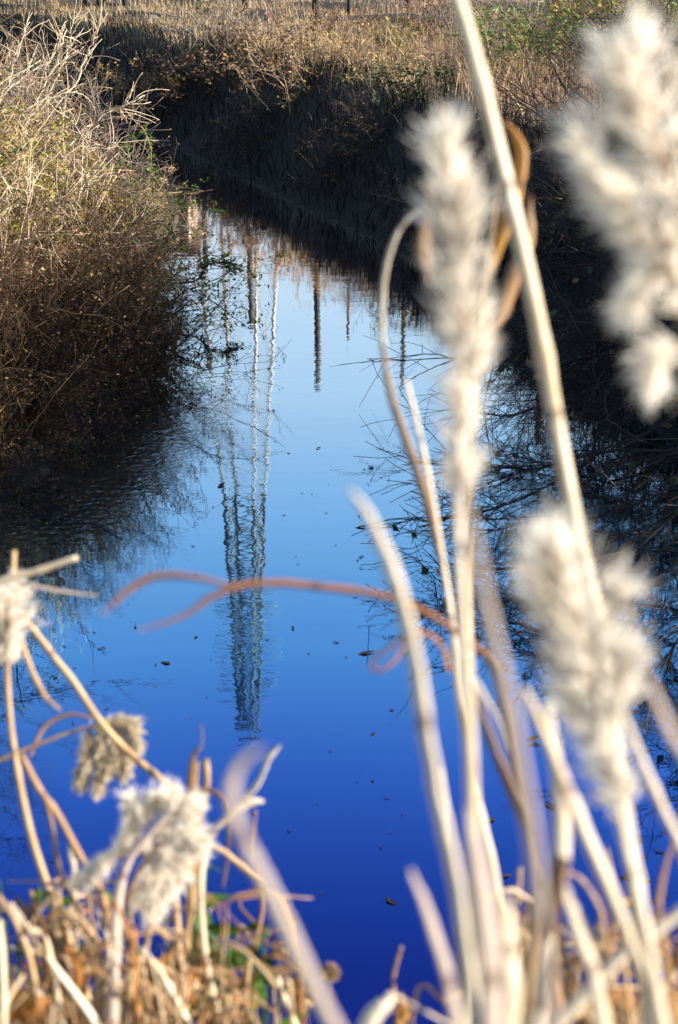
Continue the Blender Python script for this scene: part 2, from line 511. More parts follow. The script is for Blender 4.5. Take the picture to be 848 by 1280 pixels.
gx = spaced(-13, 13, 0.2, 2500, 34); gy = spaced(-3, 46, 0.2, 2500, 34)
X, Y = np.meshgrid(gx, gy)
Z = ground(X, Y)
nx, ny = len(gx), len(gy)
idx = np.arange(nx * ny).reshape(ny, nx)
tm = M().add(np.stack([X, Y, Z], -1), np.stack([idx[:-1, :-1], idx[:-1, 1:], idx[1:, 1:], idx[1:, :-1]], -1))
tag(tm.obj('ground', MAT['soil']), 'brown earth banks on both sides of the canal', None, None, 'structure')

wx = np.concatenate([[-60, -40, -25], np.arange(-14, 8.1, 0.25), [10]]); wy = np.concatenate([np.arange(2.5, 39, 0.25), [41]])
X, Y = np.meshgrid(wx, wy)
idx = np.arange(X.size).reshape(X.shape)
sd = sdf(X, Y)
q = np.stack([idx[:-1, :-1], idx[:-1, 1:], idx[1:, 1:], idx[1:, :-1]], -1).reshape(-1, 4)
keep = (sd.ravel()[q] < 0.6).any(1)
used = np.unique(q[keep]); remap = -np.ones(X.size, int); remap[used] = np.arange(len(used))
wmesh = M().add(np.stack([X, Y, 0 * X], -1).reshape(-1, 3)[used], remap[q[keep]])
wo = wmesh.obj('water', MAT['water'])
tag(wo, 'still blue canal water mirroring the sky', None, None, 'structure')
# riffle strength: along the left bank between the brush and the open water
xs, ys = X.ravel()[used], Y.ravel()[used]
LB = WATER[4:12]


def dist_line(x, y, L):
    d = np.full(np.shape(x), 1e9)
    for a, bb in zip(L[:-1], L[1:]):
        e = bb - a; wv = np.stack([x, y], -1) - a
        tt = np.clip((wv @ e) / (e @ e), 0, 1)
        d = np.minimum(d, np.linalg.norm(wv - tt[..., None] * e, axis=-1))
    return d


rf = (1 - sstep(0.3, 1.0, dist_line(xs, ys, LB))) * sstep(7.0, 9.0, ys) * (1 - sstep(11.5, 14, ys))
att = wo.data.attributes.new("riffle", 'FLOAT', 'POINT')
att.data.foreach_set("value", rf.astype(np.float32))

# ------------------------------------------------------------------ far structures: pylon, shed, posts
def bars(m, segs, r, sides=4):
    P = np.array([[a, bb] for a, bb in segs], float)
    return tubes(m, P, np.full((len(P), 2), r), sides)


def make_pylon():
    base = at(304, 300, 60.0)
    D = 60.0
    bx = (304 - 424) / FPX * D / math.cos(PITCH)
    bx = -3.62
    by = D
    gz = float(ground(bx, by))
    root = empty('lattice_pylon', (bx, by, gz), 'tall narrow steel lattice pylon mirrored upside down in the middle of the canal', 'pylon')
    ang = math.radians(27)
    zs = [0, 3, 6, 9, 12, 15, 17.5, 19, 20.5, 22, 23.5, 25, 27.5]
    half = lambda z: np.interp(z, [0, 17.5, 27.5], [2.1, 0.85, 0.42])
    cor = lambda z, i: np.array([bx + half(z) * math.cos(ang + i * math.pi / 2), by + half(z) * math.sin(ang + i * math.pi / 2), gz - 0.3 + z])
    for i in range(4):
        m = M(); bars(m, [(cor(zs[0], i), cor(zs[6], i))], 0.075)
        leg = m.obj('leg', MAT['steel' if i in (0, 3) else 'dark_steel'], root)  # lighter steel on the right legs stands for sun, darker left for shade
        m = M(); bars(m, [(cor(zs[6], i), cor(zs[-1], i))], 0.07)
        m.obj('upper_leg', MAT['dark_steel'], leg).location = (0, 0, 0)
    for j in range(len(zs) - 1):
        m = M()
        for i in range(4):
            bars(m, [(cor(zs[j], i), cor(zs[j + 1], (i + 1) % 4)), (cor(zs[j], (i + 1) % 4), cor(zs[j + 1], i)),
                     (cor(zs[j + 1], i), cor(zs[j + 1], (i + 1) % 4))], 0.018 if j < 6 else 0.052)
        m.obj('bracing', MAT['steel' if j < 6 else 'dark_steel'], root)
    for z, hl in ((21.6, 1.25), (23.3, 1.35), (25.0, 1.2)):
        m = M()
        c = np.array([bx, by, gz + z])
        bars(m, [(c - [.32, 0, 0], c + [.32, 0, 0])], 0.05)
        for s in (-1, 1):
            tip = c + [s * hl, 0, 0.1]
            bars(m, [(c + [s * .3, -.35, 0], tip), (c + [s * .3, .35, 0], tip), (c + [s * .3, 0, .6], tip)], 0.04)
        arm = m.obj('crossarm', MAT['steel'], root)
        for s in (-1, 1):
            for k in (1.0, 0.6):
                zz = np.linspace(0, -0.75, 13)
                P = np.stack([np.full(13, bx + s * hl * k), np.full(13, by), gz + z + .06 + zz], 1)[None]
                R = np.where(np.arange(13) % 2 == 0, 0.03, 0.11)[None]
                tubes(M(), P, R, 8)
                mm = M(); tubes(mm, P, R, 8); mm.obj('insulator', MAT['porcelain'], arm)
    m = M(); bars(m, [((bx, by, gz + 26.5), (bx, by, gz + 28.2))], 0.05); m.obj('lightning_rod', MAT['steel'], root)


make_pylon()


def make_shed():
    x0, x1, y0, y1 = -6.8, -3.75, 41.0, 44.0
    g = 1.1
    top = 4.55
    root = empty('board_shed', ((x0 + x1) / 2, y0, g), 'small pale shed of vertical boards on a red plinth, far left, mirrored in the water', 'shed')
    box(M(), ((x0 + x1) / 2, 0, 0), (1, 1, 1))
    box(M(), (0, 0, 0), (1, 1, 1))
    m = box(M(), ((x0 + x1) / 2, (y0 + y1) / 2, g + .25), (x1 - x0 - .04, y1 - y0 - .04, .9)); m.obj('plinth', MAT['plinth'], root)
    m = box(M(), ((x0 + x1) / 2, (y0 + y1) / 2, (g + .7 + top) / 2), (x1 - x0 - .12, y1 - y0 - .12, top - g - .7)); m.obj('inner_wall', MAT['log'], root)
    w_ = 0.17; gap = 0.035
    pl = box(M(), (0, 0, 0), (w_, 0.035, top - g - .62)).mesh('plank', MAT['board'])
    n = int((x1 - x0) / (w_ + gap))
    cols = np.random.default_rng(5)
    for i in range(n):
        o = bpy.data.objects.new('plank', pl); COL.objects.link(o); o.parent = root
        o.location = (x0 + (i + .5) * (w_ + gap) - (x0 + x1) / 2, -0.03 + cols.uniform(-.01, .01), (g + .7 + top) / 2 - g)
    n2 = int((y1 - y0) / (w_ + gap))
    for i in range(n2):
        o = bpy.data.objects.new('plank', pl); COL.objects.link(o); o.parent = root
        o.rotation_euler = (0, 0, math.pi / 2)
        o.location = (x1 - (x0 + x1) / 2 + .03 + cols.uniform(-.01, .01), (i + .5) * (w_ + gap), (g + .7 + top) / 2 - g)
    m = M()
    xx = np.linspace(x0 - .25, x1 + .3, 60)
    zz = top + .12 + 0.025 * np.sin(xx * 40)
    a = np.stack([xx, np.full(60, y0 - .35), zz + .25], 1); bq = np.stack([xx, np.full(60, y1 + .3), zz - .02], 1)
    v = np.concatenate([a, bq, a - [0, 0, .03], bq - [0, 0, .03]])
    i = np.arange(59)
    f = np.concatenate([np.stack([i, i + 1, 61 + i, 60 + i], 1), np.stack([120 + i, 180 + i, 181 + i, 121 + i], 1),
                        np.stack([i, 120 + i, 121 + i, 1 + i], 1), np.stack([60 + i, 61 + i, 181 + i, 180 + i], 1)])
    m.add(v, f); m.obj('roof', MAT['roof_tin'], root)


make_shed()


def make_post(px, by, tip, wid, label, lean=0.0):
    d0 = ray(px, by)
    p = on(px, by, 1.2)
    for _ in range(4):
        p = on(px, by, float(ground(p[0], p[1])))
    gz = p[2]
    aa = PITCH + math.atan((tip - 640) / FPX)
    ht = p[1] * math.tan(aa) - H - gz
    rng = np.random.default_rng(int(px))
    root = empty('fence_post', (p[0], p[1], gz), label, 'post', 'posts on the far bank')
    k = 7
    z = np.linspace(-0.25, ht, k)
    P = np.stack([p[0] + lean * z / 3 + rng.normal(0, .008, k), p[1] + rng.normal(0, .008, k), gz + z], 1)[None]
    R = np.linspace(wid / 2, wid * .42, k)[None]
    m = M(); tubes(m, P, R, 8); m.obj('shaft', MAT['post'], root)
    m = M(); tubes(m, np.array([[P[0, -1] - [0, 0, .03], P[0, -1] + [0, 0, .05]]]), np.array([[wid * .5, wid * .3]]), 8); m.obj('cap', MAT['post'], root)
    for zz in (0.75, 1.5):
        m = M(); box(m, (P[0, 0, 0] + wid * .5, p[1] - wid * .45, gz + zz * ht / 3), (.05, .05, .09)); m.obj('bracket', MAT['post'], root)


for a in ((106, 6, 330, .10, 'thin dark post at the far left, left of the pair of posts'),
          (124, 8, 330, .10, 'left one of two thin posts close together on the far left bank'),
          (131, 5, 330, .08, 'right one of two thin posts close together on the far left bank'),
          (157, 14, 335, .14, 'short dark post behind the dark green bush'),
          (248, 14, 340, .13, 'dark post right of the pale shed on the far bank'),
          (307, 10, 405, .15, 'dark post between the pale shed and the thicket, mirrored beside the pylon'),
          (395, 28, 482, .15, 'dark post in the golden grass, mirrored alone in open water'),
          (436, 12, 420, .07, 'very thin post in the russet grass at the top of the picture'),
          (510, 16, 480, .11, 'slim post in the russet grass left of the crossing pale reed'),
          (695, 42, 560, .19, 'thick dark post among the green bushes on the right'),
          (841, 44, 520, .15, 'greyish post at the top right corner behind the feathery plume')):
    make_post(*a)

# ------------------------------------------------------------------ ground cover on the banks (stuff)
def scatter(n, x0, x1, y0, y1, smin, smax, rng, keep=None):
    x = rng.uniform(x0, x1, n); y = rng.uniform(y0, y1, n)
    s = sdf(x, y)
    k = (s > smin) & (s < smax)
    if keep is not None: k &= keep(x, y)
    x, y = x[k], y[k]
    return np.stack([x, y, ground(x, y) - 0.02], 1), s[k]


def clumpy(x, y, f=1.3):
    return np.sin(x * f + 1.7 * np.sin(y * f * .7)) * np.sin(y * f * 1.1 + 1.3 * np.sin(x * f * .6))


RIGHT = lambda x, y: (x > np.interp(y, [0, 9, 15, 19, 22, 26, 31, 36, 40], [2.5, 3.5, 1.5, .3, -1.0, -2.8, -5.8, -12, -20]))
LEFT = lambda x, y: (~RIGHT(x, y)) & (y > 7)
rng = np.random.default_rng(21)
# tall dry grass on the flat ground beyond the canal
B, s = scatter(150000, -16, 13, 14, 52, 1.45, 40, rng, lambda x, y: RIGHT(x, y))
dens = np.clip(1.15 - (B[:, 1] - 26) / 30, .25, 1) * np.clip(.75 + .45 * clumpy(B[:, 0], B[:, 1], .9), 0, 1)
k = rng.uniform(0, 1, len(B)) < dens
B, s = B[k], s[k]
hh = rng.uniform(.35, .8, len(B)) * (.8 + .3 * clumpy(B[:, 0], B[:, 1], 1.1)) * (1 - .62 * sstep(27.5, 31, B[:, 1]))
red = rng.uniform(0, 1, len(B)) < sstep(-2.5, 2.0, B[:, 0] + .8 * clumpy(B[:, 0], B[:, 1], .6)) * .85
m = blades(M(), B[~red], hh[~red], rng.uniform(.006, .014, (~red).sum()), .30, rng)
tag(m.obj('golden_grass', MAT['gold_grass']), 'golden dry grass covering the sunlit far bank', 'grass', None, 'stuff')
m = blades(M(), B[red], hh[red] * 1.1, rng.uniform(.006, .012, red.sum()), .34, rng)
tag(m.obj('russet_grass', MAT['russet_grass']), 'russet dead weeds standing on the far bank at the right', 'grass', None, 'stuff')
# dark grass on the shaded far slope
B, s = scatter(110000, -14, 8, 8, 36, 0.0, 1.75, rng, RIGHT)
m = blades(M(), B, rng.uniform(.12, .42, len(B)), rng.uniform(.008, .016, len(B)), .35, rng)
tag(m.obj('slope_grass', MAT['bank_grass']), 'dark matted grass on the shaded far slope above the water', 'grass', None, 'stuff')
# grass and leaf litter on the left bank
B, s = scatter(90000, -11, -1, 8, 32, 0.15, 9, rng, LEFT)
m = blades(M(), B, rng.uniform(.12, .40, len(B)), rng.uniform(.006, .013, len(B)), .45, rng)
tag(m.obj('left_bank_grass', MAT['litter']), 'short dry brown grass covering the left bank', 'grass', None, 'stuff')
B, s = scatter(70000, -10, -1, 8, 28, 0.1, 6, rng, LEFT)
B[:, 2] += rng.uniform(0.02, .22, len(B))
m = leaves(M(), B, rng.uniform(.012, .032, len(B)), rng)
tag(m.obj('leaf_litter', MAT['litter']), 'small dead leaves scattered over the left bank', 'leaf litter', None, 'stuff')
# grass on the near bank around the camera
B, s = scatter(40000, -7, 7, -2.5, 4.3, 0.15, 7, rng, lambda x, y: (y < 4.6) & ((np.abs(x) > .55) | (y > .7)))
m = blades(M(), B, rng.uniform(.08, .30, len(B)), rng.uniform(.004, .010, len(B)), .5, rng)
tag(m.obj('near_bank_grass', MAT['litter']), 'dry grass on the near bank under the reeds', 'grass', None, 'stuff')


# ------------------------------------------------------------------ shrubs
def base_on(x, y):
    return np.array([x, y, float(ground(x, y))])


def shrub(name, label, cat, base, n0=14, length=1.4, spread=.6, grav=.05, aim=(0, 0, 1), per1=6, per2=5, l1=.45, l2=.22, r0=.012,
          twig='twig', leaf=None, n_leaf=0, leaf_size=.03, seed=1, group=None, foot=.25, leaf_on=2, wob=.13, elong=1.7):
    rng = np.random.default_rng(seed)
    base = np.asarray(base, float)
    root = empty(name, base, label, cat, group)
    S = base + np.concatenate([rng.normal(0, foot, (n0, 2)), np.full((n0, 1), -.06)], 1)
    S[:, 2] = np.minimum(S[:, 2], ground(S[:, 0], S[:, 1]) - .04) if True else S[:, 2]
    S[:, 2] = np.maximum(S[:, 2], base[2] - .5)
    D = norm(np.array(aim, float) + rng.normal(0, spread, (n0, 3)))
    D[:, 2] = np.maximum(D[:, 2], .12)
    L = length * rng.uniform(.6, 1.15, n0)
    P0 = grow(S, D, L, 9, wob, grav, rng)
    R0 = r0 * rng.uniform(.7, 1.2, (n0, 1)) * np.linspace(1, .35, 9)[None]
    m = M(); tubes(m, P0, R0, 5)
    m.obj('stems', MAT[twig], root)
    tw = M()
    allP = [P0]
    S, D, li, u = sprout(P0, per1, .2, .98, .6, rng)
    P1 = grow(S, D, l1 * length * rng.uniform(.5, 1.2, len(S)), 6, wob * 1.2, grav * 1.2, rng)
    tubes(tw, P1, r0 * .45 * np.linspace(1, .35, 6)[None] * np.ones((len(S), 1)), 3)
    allP.append(P1)
    if per2:
        S, D, li, u = sprout(P1, per2, .2, .98, .7, rng)
        P2 = grow(S, D, l2 * length * rng.uniform(.5, 1.2, len(S)), 4, wob * 1.4, grav * 1.2, rng)
        tubes(tw, P2, r0 * .24 * np.linspace(1, .5, 4)[None] * np.ones((len(S), 1)), 3)
        allP.append(P2)
    tw.obj('twigs', MAT[twig], root)
    if leaf and n_leaf:
        src = allP[min(leaf_on, len(allP) - 1)]
        n, k, _ = src.shape
        i = rng.integers(0, n, n_leaf); j = rng.integers(1, k, n_leaf)
        C = src[i, j] + rng.normal(0, .012, (n_leaf, 3))
        lm = leaves(M(), C, leaf_size * rng.uniform(.6, 1.3, n_leaf), rng, elong)
        lm.obj('foliage', MAT[leaf], root)
    return root


def weed(label, base, n=170, length=.8, aim=(.5, -.1, .6), spread=.45, grav=.10, seed=1, fleck=2600, foot=.28, mat='weed', fmat='weed_fleck',
         group='brown weed mounds on the left bank', name='weed_clump', cat='weed clump', fsize=.011):
    rng = np.random.default_rng(seed)
    base = np.asarray(base, float)
    root = empty(name, base, label, cat, group)
    S = base + np.concatenate([rng.normal(0, foot, (n, 2)), np.zeros((n, 1))], 1)
    S[:, 2] = np.clip(ground(S[:, 0], S[:, 1]) - .04, base[2] - .45, base[2] + .3)
    D = norm(np.array(aim, float) + rng.normal(0, spread, (n, 3))); D[:, 2] = np.maximum(D[:, 2], .05)
    P0 = grow(S, D, length * rng.uniform(.45, 1.1, n), 7, .12, grav, rng)
    m = M(); tubes(m, P0, .0042 * np.linspace(1, .4, 7)[None] * np.ones((n, 1)), 3)
    S, D, li, u = sprout(P0, 7, .3, 1, .55, rng)
    P1 = grow(S, D, length * .28 * rng.uniform(.5, 1.2, len(S)), 4, .2, grav, rng)
    tubes(m, P1, .0022 * np.linspace(1, .5, 4)[None] * np.ones((len(S), 1)), 3)
    m.obj('stalks', MAT[mat], root)
    i = rng.integers(0, len(P1), fleck); j = rng.integers(0, 4, fleck)
    C = P1[i, j] + rng.normal(0, .012, (fleck, 3))
    leaves(M(), C, fsize * rng.uniform(.6, 1.6, fleck), rng, 2.0).obj('dead_leaves', MAT[fmat], root)
    return root


def gpt(px, py, up=0.0):
    """ground point of the place seen at a photo pixel (a little below the plant's top)"""
    p = on(px, py, .6)
    for _ in range(12):
        p = on(px, py, .5 * p[2] + .5 * (max(float(ground(p[0], p[1])), 0.0) + up))
    return p


# brown weeds along the left waterline, hanging over the water
WEEDS = [((-2.15, 14.5), 'tall brown weed mound standing furthest out on the left bank', 1.15, (.22, -.1, .95), 250),
         ((-1.95, 13.6), 'tall dark brown weed mound at the water below the overhanging twig', 1.15, (.2, -.15, .95), 250),
         ((-2.16, 12.7), 'tall brown weed mound at the inner corner of the left bank', 1.1, (.2, -.2, .95), 250),
         ((-2.5, 11.8), 'tall brown weed mound lower left, beside the corner mound', 1.0, (.15, -.2, .95), 190),
         ((-2.95, 11.0), 'tall brown weed mound at the left edge of the picture by the water', 1.0, (.1, -.2, 1), 190),
         ((-3.5, 10.2), 'tall brown weed mound just outside the left edge', 1.2, (.1, -.2, 1), 230),
         ((-2.5, 15.6), 'reddish brown weed mound under the horizontal evergreen twig', 1.0, (.25, -.1, .9), 220),
         ((-2.85, 17.0), 'reddish brown weed mound below the green ivy', .85, (.3, -.1, .85), 200),
         ((-1.9, 14.1), 'low dark weeds trailing into the water under the outermost mound', .55, (.6, -.3, .35), 150),
         ((-1.75, 13.1), 'low dark weeds trailing into the water under the dark mound', .55, (.6, -.4, .35), 150),
         ((-2.1, 11.8), 'low dark weeds trailing into the water under the corner mound', .55, (.55, -.5, .35), 150),
         ((-2.5, 10.9), 'low dark weeds trailing into the water at the lower left', .55, (.4, -.6, .35), 150),
         ((-3.1, 10.1), 'low dark weeds trailing into the water at the left edge', .55, (.2, -.6, .35), 150),
         ((-3.0, 13.0), 'golden brown weeds on the sunlit litter slope at the left edge', .6, (.25, -.2, .8), 90),
         ((-3.2, 14.2), 'olive brown weeds above the sunlit litter slope', .6, (.3, -.2, .8), 90),
         ((-2.75, 15.0), 'dark weeds in the gap behind the tall mounds', .65, (.3, -.2, .8), 110)]
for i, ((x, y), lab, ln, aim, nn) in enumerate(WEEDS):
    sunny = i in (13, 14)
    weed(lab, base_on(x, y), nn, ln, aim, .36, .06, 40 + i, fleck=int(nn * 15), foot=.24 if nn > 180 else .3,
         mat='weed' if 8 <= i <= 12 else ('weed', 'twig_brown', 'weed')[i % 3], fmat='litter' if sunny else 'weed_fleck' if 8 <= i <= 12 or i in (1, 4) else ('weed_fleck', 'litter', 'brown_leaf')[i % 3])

# bare shrubs and arching stems on the left bank
LS = [((-4.2, 21.5), 'bare upright shrub at the top of the left bank under the golden grass', dict(n0=26, length=1.7, spread=.28, aim=(.15, 0, 1), grav=.01, twig='grey_twig')),
      ((-3.3, 19.6), 'bare grey shrub leaning out over the dark water at the upper left', dict(n0=22, length=1.6, spread=.35, aim=(.6, 0, .8), grav=.015, twig='grey_twig')),
      ((-5.2, 19.0), 'pale twiggy bush in the upper left corner', dict(n0=26, length=1.7, spread=.5, aim=(.3, 0, .8), grav=.05)),
      ((-4.0, 17.6), 'sunlit bush of arching tan stems on the left bank', dict(n0=24, length=1.7, spread=.5, aim=(.6, -.1, .6), grav=.09)),
      ((-4.6, 16.2), 'tangled tan bush at the left edge of the picture', dict(n0=22, length=1.6, spread=.5, aim=(.6, -.1, .6), grav=.10)),
      ((-3.3, 16.4), 'tan bush with stems drooping right above the brown weeds', dict(n0=20, length=1.35, spread=.45, aim=(.7, -.1, .5), grav=.11)),
      ((-3.6, 14.8), 'low bush of pale bent stems in the middle of the left bank', dict(n0=18, length=1.2, spread=.5, aim=(.5, -.1, .5), grav=.11)),
      ((-5.6, 23.5), 'bare bush far up the left bank beside the paired posts', dict(n0=24, length=1.5, spread=.4, aim=(.1, 0, 1), grav=.03)),
      ((-3.2, 22.6), 'small bare shrub nearest the dark bend of the canal', dict(n0=16, length=1.2, spread=.4, aim=(.4, -.1, .9), grav=.02, twig='grey_twig')),
      ((-2.45, 14.2), 'thin bare bush of tan twigs standing out of the brown mounds', dict(n0=9, length=1.35, spread=.35, aim=(.25, -.1, 1), grav=.03, twig='pale_twig')),
      ((-2.75, 12.8), 'thin bare bush of tan twigs at the left edge above the mounds', dict(n0=9, length=1.2, spread=.4, aim=(.25, -.1, 1), grav=.04, twig='pale_twig')),
      ((-2.6, 15.4), 'thin rusty bush of twigs left of the evergreen twig', dict(n0=12, length=1.2, spread=.4, aim=(.3, -.1, 1), grav=.04, twig='twig')),
      ((-6.6, 20.5), 'bare bush at the top left edge behind the pale twiggy one', dict(n0=20, length=1.6, spread=.5, aim=(.2, 0, .8), grav=.05))]
for i, ((x, y), lab, kw) in enumerate(LS):
    shrub('bare_shrub', lab, 'shrub', base_on(x, y), seed=70 + i, group='bare shrubs on the left bank', leaf='brown_leaf', n_leaf=420, leaf_size=.022,
          r0=.011, per1=6, per2=4, **kw)
# leafy low plants of the left bank
OL = [((-3.2, 17.3), 'olive green bramble under the tan arching stems', 'olive_leaf'), ((-3.9, 15.7), 'yellow green bramble at the left edge of the bank', 'olive_leaf'),
      ((-3.4, 14.0), 'bright green low plant in the sunlit litter at the left edge', 'green_leaf'), ((-4.4, 18.2), 'olive bramble behind the tangled tan bush', 'olive_leaf'),
      ((-2.8, 13.5), 'yellow green bramble in front of the sunlit litter slope', 'olive_leaf'), ((-2.85, 14.8), 'olive green bramble among the drooping pale stems', 'olive_leaf'),
      ((-3.05, 15.9), 'golden olive bramble left of the ivy', 'olive_leaf'), ((-3.3, 12.9), 'golden leafy weeds at the left edge above the brown mounds', 'litter'),
      ((-2.8, 15.6), 'mixed olive weeds right above the reddish mound', 'olive_leaf'),
      ((-2.9, 18.6), 'olive bramble beside the ivy on the left bank', 'olive_leaf'), ((-5.0, 20.6), 'dull green bramble in the upper left bank', 'olive_leaf')]
for i, ((x, y), lab, lf) in enumerate(OL):
    shrub('bramble', lab, 'bramble', base_on(x, y), n0=16, length=1.0 if 6 < i + 5 < 13 and x > -3.35 else .8, spread=.5, grav=.06, aim=(.3, -.15, .9), per1=6, per2=3, r0=.005, twig='twig',
          leaf=lf, n_leaf=1500, leaf_size=.026, seed=90 + i, group='low brambles on the left bank')
IV = [((-2.45, 17.2), 'bright green ivy spilling towards the water on the left bank', 'green_leaf', 1.15, (.35, -.1, .95)),
      ((-2.4, 16.5), 'darker green ivy below the bright one at the waterside', 'dark_green_leaf', .8, (.6, -.2, .5))]
for i, ((x, y), lab, lf, ln, aim) in enumerate(IV):
    shrub('ivy_bush', lab, 'ivy', base_on(x, y), n0=22, length=ln, spread=.4, grav=.03, aim=aim, per1=6, per2=4, r0=.007, twig='dark_twig',
          leaf=lf, n_leaf=3000, leaf_size=.03, seed=110 + i, elong=1.2)
# trailing sprig of the ivy and the evergreen twig reaching over the water
def sprig(name, label, cat, pts, r, n_leaf, leaf, size, twig='dark_twig', seed=1, elong=1.3, side=0):
    rng = np.random.default_rng(seed)
    P = smooth_path(pts, 16)
    root = empty(name, P[0], label, cat)
    m = M(); tubes(m, P[None], np.linspace(r, r * .4, 16)[None], 5)
    Q = P[None]
    if side:
        S, D, li, u = sprout(P[None], side, .25, 1, .55, rng)
        Q = grow(S, D, rng.uniform(.08, .22, len(S)), 5, .15, .02, rng)
        m2 = M(); tubes(m2, Q, r * .4 * np.linspace(1, .5, 5)[None] * np.ones((len(S), 1)), 3); m2.obj('twigs', MAT[twig], root)
    m.obj('stem', MAT[twig], root)
    i = rng.integers(0, len(Q), n_leaf); j = rng.integers(1 if side else 6, Q.shape[1], n_leaf)
    leaves(M(), Q[i, j] + rng.normal(0, size * .4, (n_leaf, 3)), size * rng.uniform(.6, 1.2, n_leaf), rng, elong).obj('foliage', MAT[leaf], root)
    return root


g0 = base_on(-2.85, 19.2)
sprig('ivy_sprig', 'thin yellow green ivy sprig arching over the water', 'ivy', [g0, g0 + [.15, 0, .5], at(172, 170, 19.3), at(186, 182, 19.2), at(189, 200, 19.2)], .006, 70, 'green_leaf', .034, seed=4)
g0 = base_on(-2.05, 16.0)
sprig('evergreen_twig', 'dark evergreen twig reaching out over the bright water', 'twig', [g0, g0 + [.1, 0, .2], at(243, 352, 16.2), at(258, 332, 16.2), at(277, 328, 16.2), at(291, 329, 16.2)], .014, 420, 'dark_green_leaf', .018, seed=5, elong=2.6, side=26)
g0 = base_on(-1.7, 14.2)
sprig('bare_twig', 'small dark twig curling over the water below the evergreen one', 'twig', [g0, g0 + [.15, 0, .12], at(238, 452, 13.9), at(250, 436, 13.9), at(252, 420, 13.9)], .010, 60, 'weed_fleck', .014, seed=6, side=12)

# long pale arching stems of the left bank
AR = [('long pale stem slanting up right at the top left', [(-60, 190), (0, 123), (40, 90), (68, 68), (86, 40)], 18.5, .013),
      ('pale stem lying level across the upper left bank', [(-60, 200), (0, 141), (30, 135), (60, 122), (98, 113)], 17.5, .012),
      ('curved pale stem left of the ivy', [(-50, 300), (5, 208), (20, 190), (45, 168), (80, 157), (98, 154)], 16.0, .011),
      ('pale forked branch reaching over the dark water at the upper left', [(60, 215), (100, 165), (122, 152), (140, 138), (160, 130), (180, 118)], 18.6, .013),
      ('short pale stem bending right above the seed heads', [(40, 260), (90, 190), (105, 183), (130, 185), (145, 179)], 16.6, .008),
      ('pale stem drooping right in the middle of the left bank', [(-40, 260), (10, 235), (30, 262), (60, 285), (85, 300), (106, 305)], 14.6, .010),
      ('pale stem with side twigs below the drooping one', [(0, 350), (60, 315), (90, 315), (115, 313), (128, 304)], 14.2, .009),
      ('pale stem above the drooping one', [(-20, 270), (55, 226), (85, 228), (110, 230), (132, 233)], 15.2, .009),
      ('steep pale stem in the upper left bank', [(-20, 240), (10, 180), (35, 150), (55, 110), (76, 70)], 17.2, .010),
      ('pale stem bowed over the olive bramble', [(-40, 330), (0, 282), (35, 262), (70, 262), (110, 285)], 14.4, .009),
      ('thin pale stem rising at the left edge', [(-10, 160), (8, 110), (22, 70), (34, 28)], 19.5, .010),
      ('thin grey stem rising beside the dark gap', [(60, 130), (78, 85), (88, 50), (92, 22)], 20.5, .011),
      ('thin grey stem leaning right beside the dark gap', [(80, 140), (100, 95), (112, 62), (124, 34)], 20.5, .011)]
for i, (lab, pts, tt, rad) in enumerate(AR):
    rng = np.random.default_rng(500 + i)
    P = [at(px, py, tt) for px, py in pts]
    g0 = P[0].copy(); g0[2] = float(ground(g0[0], g0[1])) - .05
    if P[0][2] < g0[2] + .1: P = P[1:]
    P = smooth_path([g0] + P, 22) + rng.normal(0, .012, (22, 3))
    root = empty('arching_stem', g0, lab, 'stem', 'pale arching stems on the left bank')
    m = M(); tubes(m, P[None], np.linspace(rad * 1.2, rad * .5, 22)[None], 5); m.obj('stem', MAT['pale_twig'], root)
    S, D, li, u = sprout(P[None], 16, .35, 1, .5, rng)
    Q = grow(S, D, rng.uniform(.15, .5, len(S)), 6, .14, .02, rng)
    m = M(); tubes(m, Q, rad * .42 * np.linspace(1, .5, 6)[None] * np.ones((len(S), 1)), 4); m.obj('twigs', MAT['pale_twig'], root)

# pale seed-head weeds of the left bank
for i, (px, py) in enumerate(((100, 190), (116, 196), (104, 204), (133, 217), (125, 240), (157, 268), (146, 250), (214, 212), (207, 226), (240, 256), (243, 286))):
    rng = np.random.default_rng(130 + i)
    d = 17.6 if px < 170 else 18.4
    tip = at(px, py, d)
    gx_, gy_ = tip[0] - .25, tip[1] + .1
    g0 = base_on(gx_, gy_)
    if g0[2] < .05: g0 = base_on(gx_ - .5, gy_)
    root = empty('seed_head_weed', g0, None, 'weed', 'pale seed-head weeds on the left bank')
    tag(root, ['pale tuft topmost of the seed heads on the left bank', 'pale tuft second of the seed heads beside the ivy', 'pale tuft just below the topmost seed head',
               'pale tuft left of the ivy in the shade', 'small pale tuft in the tan stems', 'large pale tuft at the lower end of the ivy', 'pale tuft above the large one by the ivy',
               'tall golden plume weed at the water against the pale reflection', 'golden weed beside the tall plume weed at the water', 'small brown tuft at the water edge',
               'lowest small tuft sticking out at the water edge'][i])
    P = smooth_path([g0 - [0, 0, .04], .5 * g0 + .5 * tip + [-.03, 0, .08], tip], 8)
    m = M(); tubes(m, P[None], np.linspace(.005, .003, 8)[None], 4); m.obj('stem', MAT['twig'], root)
    n = 160
    C = P[-1] + rng.normal(0, 1, (n, 3)) * [.03, .03, .035] if i < 7 else P[rng.integers(4, 8, n)] + rng.normal(0, .022, (n, 3))
    leaves(M(), C, rng.uniform(.008, .018, n), rng, 2.0).obj('seed_head', MAT['gold_grass' if i < 9 else 'twig'], root)

